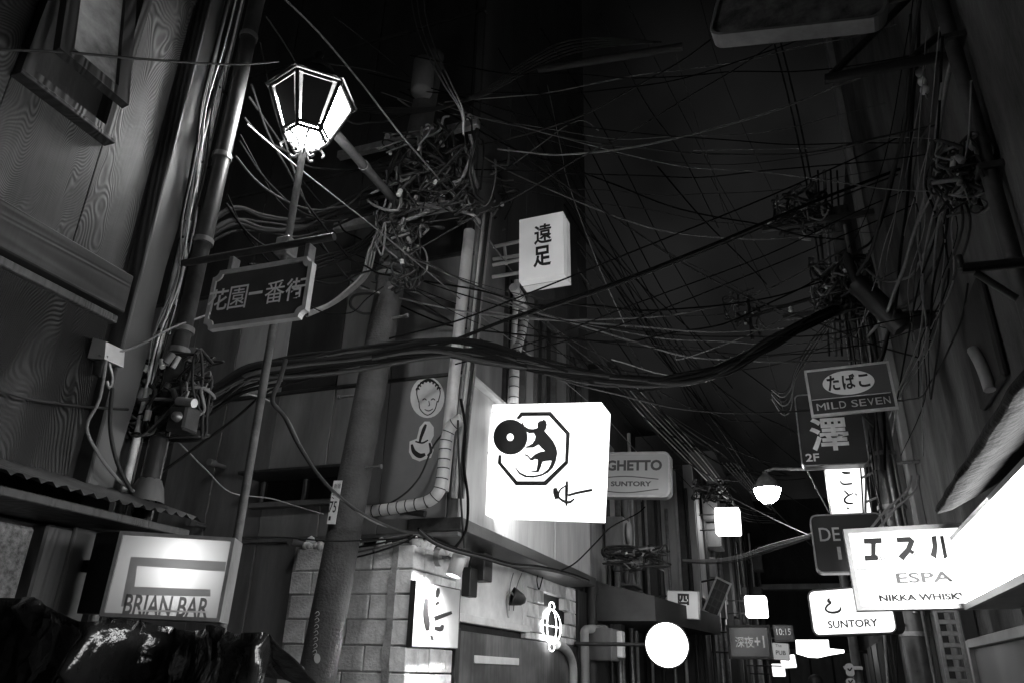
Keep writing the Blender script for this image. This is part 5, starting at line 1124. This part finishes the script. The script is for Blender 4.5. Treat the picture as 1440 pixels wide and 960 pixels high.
# 6. heavy loops between pole and lamp, swag behind lantern
for i in range(7):
    o = i * 4.5 - 12 + random.uniform(-5, 5); q1, q2, q3, q4 = [random.uniform(-7, 7) for _ in range(4)]
    cable([(548, 275 + o * 0.6), (510, 288 + o + q1), (470, 302 + o + q2), (420, 313 + o + q3), (370, 312 + o + q4), (330, 304 + o * 1.2), (290, 325 + o)], P_, L_, random.choice((0.010, 0.014, 0.018)), BLACK, 'heavy black cable swagged between the pole and the downpipe above the name board', 'swag above the name board')
for i in range(4):
    cable([(550, 295 + i * 3), (530, 320 + i * 5), (500, 345 + i * 4), (460, 358 + i * 5), (410, 372 + i * 6), (350, 372 + i * 7)], P_, L_, 0.009, BLACK, 'black cable drooping behind the name board bar from the pole', 'droop behind the name board')
for i in range(5):
    cable([(500, 145 + i * 3), (560, 152 + i * 2), (620, 150 + i), (680, 135 - i * 2), (730, 108 - i * 4), (790, 80 - i * 5), (850, 66 - i * 3), (930, 60)], P_, (XR, 5.2), 0.009, CABLE, 'dark cable swagged across the top from the pole to the overhead sign', 'top swag over the alley')
for i in range(3):
    cable([(545 + i * 3, 275), (535 + i * 3, 310), (520 + i * 4, 350), (510 + i * 4, 385), (488 + i * 4, 408), (462 + i * 3, 428), (432, 440 + i * 2)], P_, (L_[0], L_[1] + 0.3), 0.013, CABLE_G, 'grey hose curving down from the pole behind the name board', 'grey hoses beside the pole')
cable([(545, 415), (520, 413), (498, 416), (493, 430), (508, 440), (520, 441)], P_, L_, 0.012, CABLE, 'black cable loop with bright clip left of the pole', None)
# 7. wires hanging at mid left
cable([(402, 505), (393, 535), (383, 563), (400, 585), (420, 625), (450, 670), (478, 698), (510, 722), (560, 745), (600, 750)], (L_[0] + 0.3, 3.6), (XL + 0.1, y0c - 0.1), 0.012, CABLE, 'dark twisted cable sagging past the number plate to the block corner', None)
cable([(384, 565), (405, 590), (425, 630), (455, 676), (485, 705), (530, 735), (590, 752)], (L_[0] + 0.3, 3.6), (XL + 0.1, y0c - 0.1), 0.007, CABLE_G, 'grey cable twined along the dark twisted cable', None)
cable([(268, 565), (320, 552), (360, 556), (384, 566)], L_, (L_[0] + 0.3, 3.6), 0.006, CABLE_G, 'grey wire from the downpipe tangle to the twisted cable', None)
cable([(252, 622), (290, 660), (325, 692), (380, 700), (420, 712), (455, 722)], L_, P_, 0.004, CABLE_G, 'thin grey wire from the downpipe fitting to the number plate', None)
cable([(327, 755), (400, 755), (470, 760), (540, 758), (600, 756), (640, 768)], (L_[0] + 0.1, 3.4), (XL + 0.1, y0c - 0.05), 0.005, BLACK, 'black wire level across the lane to the block corner', None)
for i in range(4):
    cable([(475, 764 + i * 8), (520, 760 + i * 6), (570, 752 + i * 3), (592, 746)], (-4.5, y0c - 0.12), (XL + 0.02, y0c - 0.05), 0.008, CABLE if i % 2 else CABLE_G, 'cable draped over the block wall to its corner', 'cables over the block wall')
# 8. cable run along the band of the corner building
for i in range(7):
    o = random.uniform(-5, 5)
    cable([(588, 744 + o * 0.4), (610, 760 + o), (640, 772 + o), (680, 782 + o), (720, 793 + o), (760, 797 + o * 0.8), (800, 806 + o * 0.7), (828, 816 + o * 0.5)], (XU + 0.07 + 0.008 * i, 3), (XU + 0.07 + 0.008 * i, 20), 0.012, BLACK if i % 2 else CABLE, 'black cable in the run under the band of the corner building', 'cable run under the band')
cable([(785, 803), (810, 790), (840, 760), (860, 740), (895, 722), (907, 712)], (XU + 0.1, 8), (XU + 0.6, 12), 0.009, BLACK, 'black cable climbing from the band to the worn capitals sign', None)
cable([(640, 770), (655, 745), (658, 700), (652, 650), (654, 600), (648, 560)], (XU + 0.09, 3), (XU + 0.09, 20), 0.012, BLACK, 'wavy black cable rising up the corner beside the ape sign', None)
cable([(653, 770), (648, 700), (645, 640), (644, 590)], (XU + 0.07, 3), (XU + 0.07, 20), 0.010, CABLE, 'straight dark cable rising up the corner beside the ape sign', None)
cable([(512, 722), (560, 700), (590, 670), (610, 625), (636, 596)], (-4.2, y0c - 0.1), (XL, y0c - 0.1), 0.008, CABLE, 'dark cable cutting the corner across the sticker panel', None)
for i in range(2): cable([(722 + i * 12, 805), (718 + i * 10, 820), (716 + i * 8, 838), (716 + i * 6, 858)], (XL + 0.03, 3), (XL + 0.03, 20), 0.005, CABLE_G, 'thin wire hanging down the white wall to the bell lamp', 'bell lamp wires')
cable([(757, 805), (755, 815), (758, 828), (762, 815), (764, 806)], (XL + 0.03, 3), (XL + 0.03, 20), 0.007, BLACK, 'short black wire loop below the cable run by the neon', None)
# 9. wires running away down the alley
rec_ = [([(715, 150), (790, 262), (880, 372), (960, 482), (1060, 622)], 0.010), ([(800, 150), (870, 290), (945, 430), (1030, 545)], 0.010), ([(925, 235), (990, 310), (1050, 370), (1078, 400)], 0.014), ([(845, 20), (905, 140), (960, 220), (1010, 320)], 0.012),
        ([(760, 40), (830, 150), (880, 240), (930, 340), (1000, 460)], 0.009), ([(1000, 250), (1040, 330), (1085, 420)], 0.008), ([(812, 378), (850, 430), (930, 560)], 0.012), ([(812, 322), (860, 390), (930, 480), (1000, 590)], 0.008), ([(870, 420), (960, 530), (1060, 660), (1080, 690)], 0.007),
        ([(880, 0), (960, 160), (1030, 290), (1100, 400)], 0.008), ([(985, 0), (1010, 90), (1050, 190), (1100, 300)], 0.007), ([(752, 190), (815, 300), (880, 400), (960, 540), (1010, 620)], 0.008), ([(815, 350), (900, 470), (1010, 600), (1090, 720)], 0.009)]
for i, (pts, r) in enumerate(rec_):
    cable(pts, (-2.5 + 0.12 * (i % 4), 6.0), FARR, r, BLACK if i % 3 else CABLE, 'dark wire running away down the alley against the night sky', 'wires down the alley')
for i, pts in enumerate(([(948, 70), (1001, 240), (1040, 370), (1070, 470), (1112, 612)], [(770, 120), (790, 215), (800, 260), (840, 370), (880, 460)])):
    cable(pts, (-2.0, 6.0), FARR, 0.006, CABLE_G, 'fine pale wire running down the alley against the sky', 'fine pale wires')
for i in range(6):
    o = i * 5
    cable([(862 + o, 535 - o * 0.3), (905 + o, 585 - o * 0.4), (960 + o, 640 - o * 0.2), (1010 + o * 0.6, 690), (1045, 714 + o * 0.6), (1090, 722 + o * 0.5)], (XL + 0.35, 9.0), (-0.4, 22), 0.009, CABLE_G if i % 2 else CABLE_W, 'pale cable bunched along the left eaves towards the globe lamp', 'cables along the left eaves')
for i in range(4):
    cable([(1015 + i * 6, 650), (1045 + i * 4, 682), (1070 + i * 3, 705 + i * 2), (1085, 716)], (-1.5, 12.0), (0.2, 14), 0.007, CABLE_G, 'pale cable lit by the globe lamp', 'cables at the globe lamp')
for i in range(5):
    cable([(960, 786 + i), (1000, 786 + i * 1.5), (1040, 780 + i * 2), (1080, 766 + i * 2.5), (1140, 750 + i * 1.5)], (XL + 0.3, 13.0), (XR, 8.0), 0.006, CABLE_G if i < 3 else CABLE, 'grey cable slung low across the alley to the dark capitals sign', 'low slung cables')
cable([(1010, 690), (1060, 715), (1100, 735), (1138, 752)], (-1.5, 13), (XR, 8.0), 0.008, CABLE_G, 'grey cable from the left eaves to the dark capitals sign', None)
cable([(1136, 662), (1150, 690), (1166, 720)], (-0.2, 9.0), (XR, 9.0), 0.007, CABLE_G, 'grey stay wire below the 2F sign', None)
# a loose web of thinner lines between pole heads, eaves and walls
random.seed(77)
def hang(A, B, sag, r, mat, label, group, n=9):
    A, B = Vector(A), Vector(B); pts = []
    for k in range(n + 1):
        t_ = k / n; q = A.lerp(B, t_); q.z -= sag * 4 * t_ * (1 - t_); q += Vector((random.gauss(0, .012), random.gauss(0, .012), random.gauss(0, .018))) * (0 < k < n); pts.append(q)
    for q in crom(pts, 3):                        # no wire passes in front of the hung boxes
        px, py = proj(q)
        if 722 < px < 812 and 292 < py < 412 or 672 < px < 860 and 558 < py < 732: return None
    m_ = MB(); m_.tube(crom(pts, 4), r, 5, cap=False); return tag(m_.build('cable', mat), label, 'cable', group)
for i in range(60):
    A = (PO.x + random.uniform(-0.3, 0.5), PO.y - 0.2 + random.uniform(-0.2, 0.6), random.uniform(4.6, 7.2)); B = random.choice(((RP.x, RP.y - 0.1, random.uniform(4.3, 6.6)), (XR - 0.05, random.uniform(5, 10), random.uniform(4.6, 8.5))))
    hang(A, B, random.uniform(0.1, 0.75), random.choice((0.004, 0.006, 0.009)), random.choice((BLACK, CABLE, CABLE, CABLE_G)), 'slack wire of the web between the concrete pole head and the right side', 'web across the alley')
for i in range(44):
    A = (random.uniform(-2.6, -2.2), random.uniform(5.4, 9), random.uniform(4.8, 8.0)); B = (random.uniform(-1.2, 1.4), random.uniform(14, 26), random.uniform(4.2, 6.6))
    hang(A, B, random.uniform(0.15, 0.8), random.choice((0.006, 0.009, 0.012)), random.choice((BLACK, CABLE, CABLE)), 'slack dark wire of the web running down the alley', 'web down the alley')
for i in range(12):
    A = (RP.x + random.uniform(-0.2, 0.1), RP.y - 0.2, random.uniform(4.4, 6.5)); B = (XR - 0.03, random.uniform(4.2, 8), random.uniform(3.8, 7.5))
    hang(A, B, random.uniform(0.2, 0.9), random.choice((0.005, 0.008, 0.014, 0.018)), random.choice((BLACK, CABLE, CABLE_G)), 'slack wire looping from the steel pole to the concrete wall', 'loops to the concrete wall')
for i in range(10):
    A = (PO.x + random.uniform(-0.2, 0.2), PO.y - 0.2, random.uniform(4.6, 6.5)); B = (DP.x, DP.y + 0.1, random.uniform(4.0, 5.6))
    hang(A, B, random.uniform(0.1, 0.5), random.choice((0.005, 0.008)), random.choice((BLACK, CABLE)), 'slack wire from the concrete pole head to the downpipe', 'slack wires over the lane')
# 10. vertical wires on the concrete wall and the right pole
random.seed(31)
for i in range(16):
    x0 = 1288 + i * 4.2 + random.uniform(-3, 3)
    pts = [(x0 + 18, 60 + random.uniform(-40, 120)), (x0 + 8 + random.uniform(-9, 9), 200), (x0 + random.uniform(-14, 14), 260), (x0 + random.uniform(-16, 16), 320), (x0 - 8 + random.uniform(-20, 20), 400), (x0 - 26 + random.uniform(-20, 20), 480), (x0 - 46 + random.uniform(-18, 18), 560), (x0 - 60 + random.uniform(-20, 20), 640)]
    cable(pts[random.choice((0, 0, 1, 2)): random.choice((5, 6, 7, 8))], (XR - 0.12, 3), (XR - 0.35, 9), random.choice((0.004, 0.006, 0.009)), random.choice((CABLE, CABLE_G, CABLE_G, BLACK)), 'loose wire trailing down the concrete wall', 'wires trailing down the wall')
for i in range(12):
    x0 = 1222 + random.uniform(-24, 20); 
    cable([(x0 - 22, 380 + random.uniform(-40, 40)), (x0 - 10 + random.uniform(-5, 5), 480), (x0 + random.uniform(-6, 6), 570), (x0 + 8 + random.uniform(-6, 6), 660), (x0 + 20 + random.uniform(-8, 8), 740), (x0 + 34 + random.uniform(-4, 4), 850), (x0 + 44, 960)][: random.choice((4, 5, 7))], (0, RP.y - 0.2), (1, RP.y - 0.2), random.choice((0.005, 0.008, 0.012)), random.choice((CABLE, CABLE_G, BLACK)), 'wire strapped loosely down the steel utility pole', 'wires down the steel pole')
for i, (a0, a1) in enumerate((((1086, 50), (1132, 245)), ((1098, 60), (1138, 240)))):
    cable([a0, ((a0[0] + a1[0]) / 2 + 2, (a0[1] + a1[1]) / 2), a1, (a1[0] + 14, 330), (a1[0] + 24, 400)], (0.3, RP.y), R_, 0.012, CABLE, 'twisted dark service cable dropping to the steel pole', 'service drops to the steel pole')
for i in range(4):
    x0 = 1150 + i * 9; cable([(x0, 240), (x0 + 4, 320), (x0 + 10, 400), (x0 + 16, 500)], (0, RP.y), (1, RP.y), 0.02 if i == 1 else 0.012, STEEL if i == 1 else CABLE, 'steel riser tube beside the steel pole' if i == 1 else 'dark riser cable beside the steel pole', None if i == 1 else 'riser cables', name='riser_tube' if i == 1 else 'cable')
for i in range(6):
    cable([(1085, 545 + i * 3), (1100, 552 + i * 6), (1112, 540 + i * 7), (1118, 520 + i * 3), (1140, 480 + i * 4), (1185, 430)], (0, RP.y - 0.3), (1, RP.y - 0.3), 0.006, CABLE_G if i % 2 else CABLE, 'cable loop hanging left of the tobacco sign', 'loops by the tobacco sign')
for i, p_ in enumerate(((1225, 742), (1236, 742))):
    cable([p_, (p_[0] + 22, 715), (p_[0] + 50, 690), (p_[0] + 56, 668)], (0, 7.2), (1, 7.2), 0.012, CABLE_G, 'grey stay rod rising from the kana sign', 'stay rods of the kana sign')
# 11. loose cables at the timber corner
random.seed(41)
for i in range(12):
    dx = random.uniform(-6, 14)
    pts = [(330 + dx, -10 + random.uniform(-10, 10)), (308 + dx + random.uniform(-5, 5), 70), (292 + dx + random.uniform(-6, 6), 150), (276 + dx + random.uniform(-7, 7), 230), (262 + dx + random.uniform(-7, 7), 310), (246 + dx + random.uniform(-7, 7), 390), (225 + dx + random.uniform(-7, 7), 470), (205 + dx + random.uniform(-9, 9), 545)]
    cable(pts[: random.choice((5, 7, 8))], (XL + 0.08, 2.3), (XL + 0.08 + 0.01 * (i % 5), 4), random.choice((0.003, 0.005, 0.008)), random.choice((CABLE_G, CABLE, CABLE_G, CABLE_W)), 'loose cable hanging beside the downpipe', 'loose cables by the downpipe')
cable([(150, 500), (140, 560), (122, 600), (140, 640), (165, 672), (188, 690)], (XL + 0.12, 2), (XL + 0.12, 4), 0.008, CABLE_G, 'grey cable bowing below the small bracket to the canopy', None)
cable([(158, 545), (155, 600), (165, 650), (185, 690)], (XL + 0.14, 2), (XL + 0.14, 4), 0.009, CABLE, 'dark cable dropping from the hook to the canopy', None)
cable([(-10, 545), (40, 560), (85, 567), (130, 572), (180, 575)], (XL + 0.06, 0.5), (XL + 0.06, 4), 0.007, CABLE, 'dark cable along the plywood above the canopy', None)
cable([(140, 500), (190, 488), (240, 462), (300, 440)], (XL + 0.1, 2.3), (L_[0] + 0.1, 3.2), 0.006, CABLE_G, 'grey cable from the small bracket to the name board', None)

# tangles nobody could count: one knot of loops each, with its connectors
def tangle(label, px, py, y, rx, ry, rd, n, seed, conn=8, rr=(0.006, 0.012), drop=0.0):
    random.seed(seed); c = ony(px, py, y); s_ = (ony(px + 10, py, y) - c).length / 10
    t = thing('cable_tangle', label, 'cables', c); m = MB(); g = MB()
    for i in range(n):
        P = []; k = random.randint(4, 7); q = Vector((random.gauss(0, 0.5) * rx * s_, random.gauss(0, .5) * rd, random.gauss(0, .5) * ry * s_))
        for j in range(k):
            P.append(c + q); q = q + Vector((random.gauss(0, .45) * rx * s_, random.gauss(0, .3) * rd, random.gauss(0, .45) * ry * s_))
            q = Vector((max(-rx * s_, min(rx * s_, q.x)), max(-rd, min(rd, q.y)), max(-ry * s_, min(ry * s_, q.z))))
        (g if i % 4 == 0 else m).tube(crom(P, 5), random.uniform(*rr), 5, cap=False)
    tag(m.build('dark_loops', CABLE, t, False), kind='stuff'); tag(g.build('grey_loops', CABLE_G, t, False), kind='stuff')
    for i in range(conn):
        q = c + Vector((random.uniform(-.8, .8) * rx * s_, random.uniform(-.8, .2) * rd - rd * 0.4, random.uniform(-.8, .8) * ry * s_)); d = Vector((random.uniform(-.6, .6), random.uniform(-.3, .3), 1)).normalized() * random.uniform(0.03, 0.07)
        MB().tube([q, q + d], random.uniform(0.012, 0.022), 8).build('connector', [PVC, CABLE_G, DSTEEL][i % 3], t)
    return t
tangle('dense knot of cables and connectors on the concrete pole head', 600, 250, PO.y - 0.3, 62, 62, 0.22, 60, 1, conn=18, rr=(0.006, 0.018))
tangle('smaller cable knot under the concrete pole bands', 566, 360, PO.y - 0.25, 26, 40, 0.15, 20, 2, conn=6)
tangle('cable knot around the downpipe above the canopy', 232, 560, DP.y, 50, 44, 0.10, 80, 3, conn=12, rr=(0.004, 0.010))
tangle('small cable knot left of the downpipe on the plywood', 170, 575, DP.y - 0.06, 28, 22, 0.05, 14, 4, conn=4, rr=(0.004, 0.008))
tangle('cable knot on the steel pole above the tobacco sign', 1185, 410, RP.y - 0.25, 42, 46, 0.25, 70, 5, conn=12, rr=(0.008, 0.02))
tangle('cable knot at the upper end of the steel pole', 1128, 300, RP.y - 0.1, 38, 30, 0.25, 44, 6, conn=3, rr=(0.008, 0.022))
bracket('wall_bracket', 'dark bracket arm with hung fittings over the alley beyond the bundle', [((1190, 405), (1032, 452), 0.03), ((1052, 418), (1058, 478), 0.025), ((1036, 440), (1070, 470), 0.02)], 11.2, wall=XR + 0.15)
tangle('cable knot hung on the far bracket arm beyond the bundle', 1046, 440, 11.15, 26, 32, 0.2, 9, 7, conn=8, rr=(0.006, 0.016))
tangle('cable knot on the concrete wall by the loose wires', 1352, 250, 4.9, 40, 46, 0.2, 50, 8, conn=5, rr=(0.006, 0.016))
tangle('dark cable knot up under the pole top beside the slim sign', 690, 270, 6.3, 32, 44, 0.2, 26, 9, conn=3, rr=(0.008, 0.014))
tangle('cable knot over the dark awning', 895, 785, 11.3, 44, 16, 0.2, 26, 10, conn=3, rr=(0.010, 0.02))
tangle('cable knot at the left eaves near the square sign', 1000, 690, 12.6, 26, 16, 0.2, 20, 12, conn=4, rr=(0.010, 0.02))
# small fittings
a = onx(148, 490, XL + 0.08); t = thing('bracket_lamp', 'small pale hooded bracket on the corner post above the canopy', 'bracket', a)
MB().hexa([a + Vector(q) for q in ((-0.06, -0.03, -0.05), (0.05, -0.03, -0.07), (0.05, 0.08, -0.07), (-0.06, 0.08, -0.05), (-0.06, -0.03, 0.05), (0.03, -0.03, 0.02), (0.03, 0.08, 0.02), (-0.06, 0.08, 0.05))]).build('hood', PVC, t)
MB().lathe(a + Vector((-0.02, 0.02, -0.07)), [(0.0, -0.06), (0.03, -0.05), (0.035, 0.01)], 10).build('cup', DSTEEL, t)
MB().tube(crom([onx(px, py, XL + 0.1) for px, py in ((152, 505), (158, 530), (154, 545), (150, 535))], 4), 0.008, 6).build('hook', STEEL, t)
a = ony(268, 520, dy + 0.15); t = thing('warning_plate', 'pale eight sided plate hung behind the downpipe cables', 'plate', a)
MB().prism([ony(px, py, dy + 0.15) for px, py in ((262, 488), (276, 488), (285, 505), (282, 525), (272, 545), (260, 540), (256, 512))], (0, 0.006, 0)).build('plate', LIGHTW, t); MB().tube([a + Vector((0, 0.01, 0)), Vector((DP.x, dy, a.z))], 0.006, 6).build('wire', CABLE, t)
a = ony(258, 585, dy - 0.08); t = thing('junction_fitting', 'dark metal junction fitting with knob on the downpipe', 'fitting', a)
MB().bbox(a.x - 0.05, a.x + 0.06, a.y - 0.05, a.y + 0.05, a.z - 0.08, a.z + 0.04, 0.01).build('case', DSTEEL, t); MB().tube([a + Vector((0.0, -0.05, 0.06)), a + Vector((0.1, -0.05, 0.04))], 0.022, 10).build('barrel', STEEL, t); MB().lathe(a + Vector((0.02, -0.05, -0.02)), [(0.0, 0.03), (0.02, 0.025), (0.026, 0.0)], 12, axis=Vector((0, -1, 0))).build('knob', STEEL, t)
# pale metal rail lying in the top swag
a = onv(757, 98, P_, (XR, 5.2)); b = onv(960, 66, P_, (XR, 5.2)); t = thing('cable_rail', 'pale metal rail carrying the top cable swag', 'rail', a)
MB().tube([a, b], 0.035, 4).build('rail', DARKW, t)
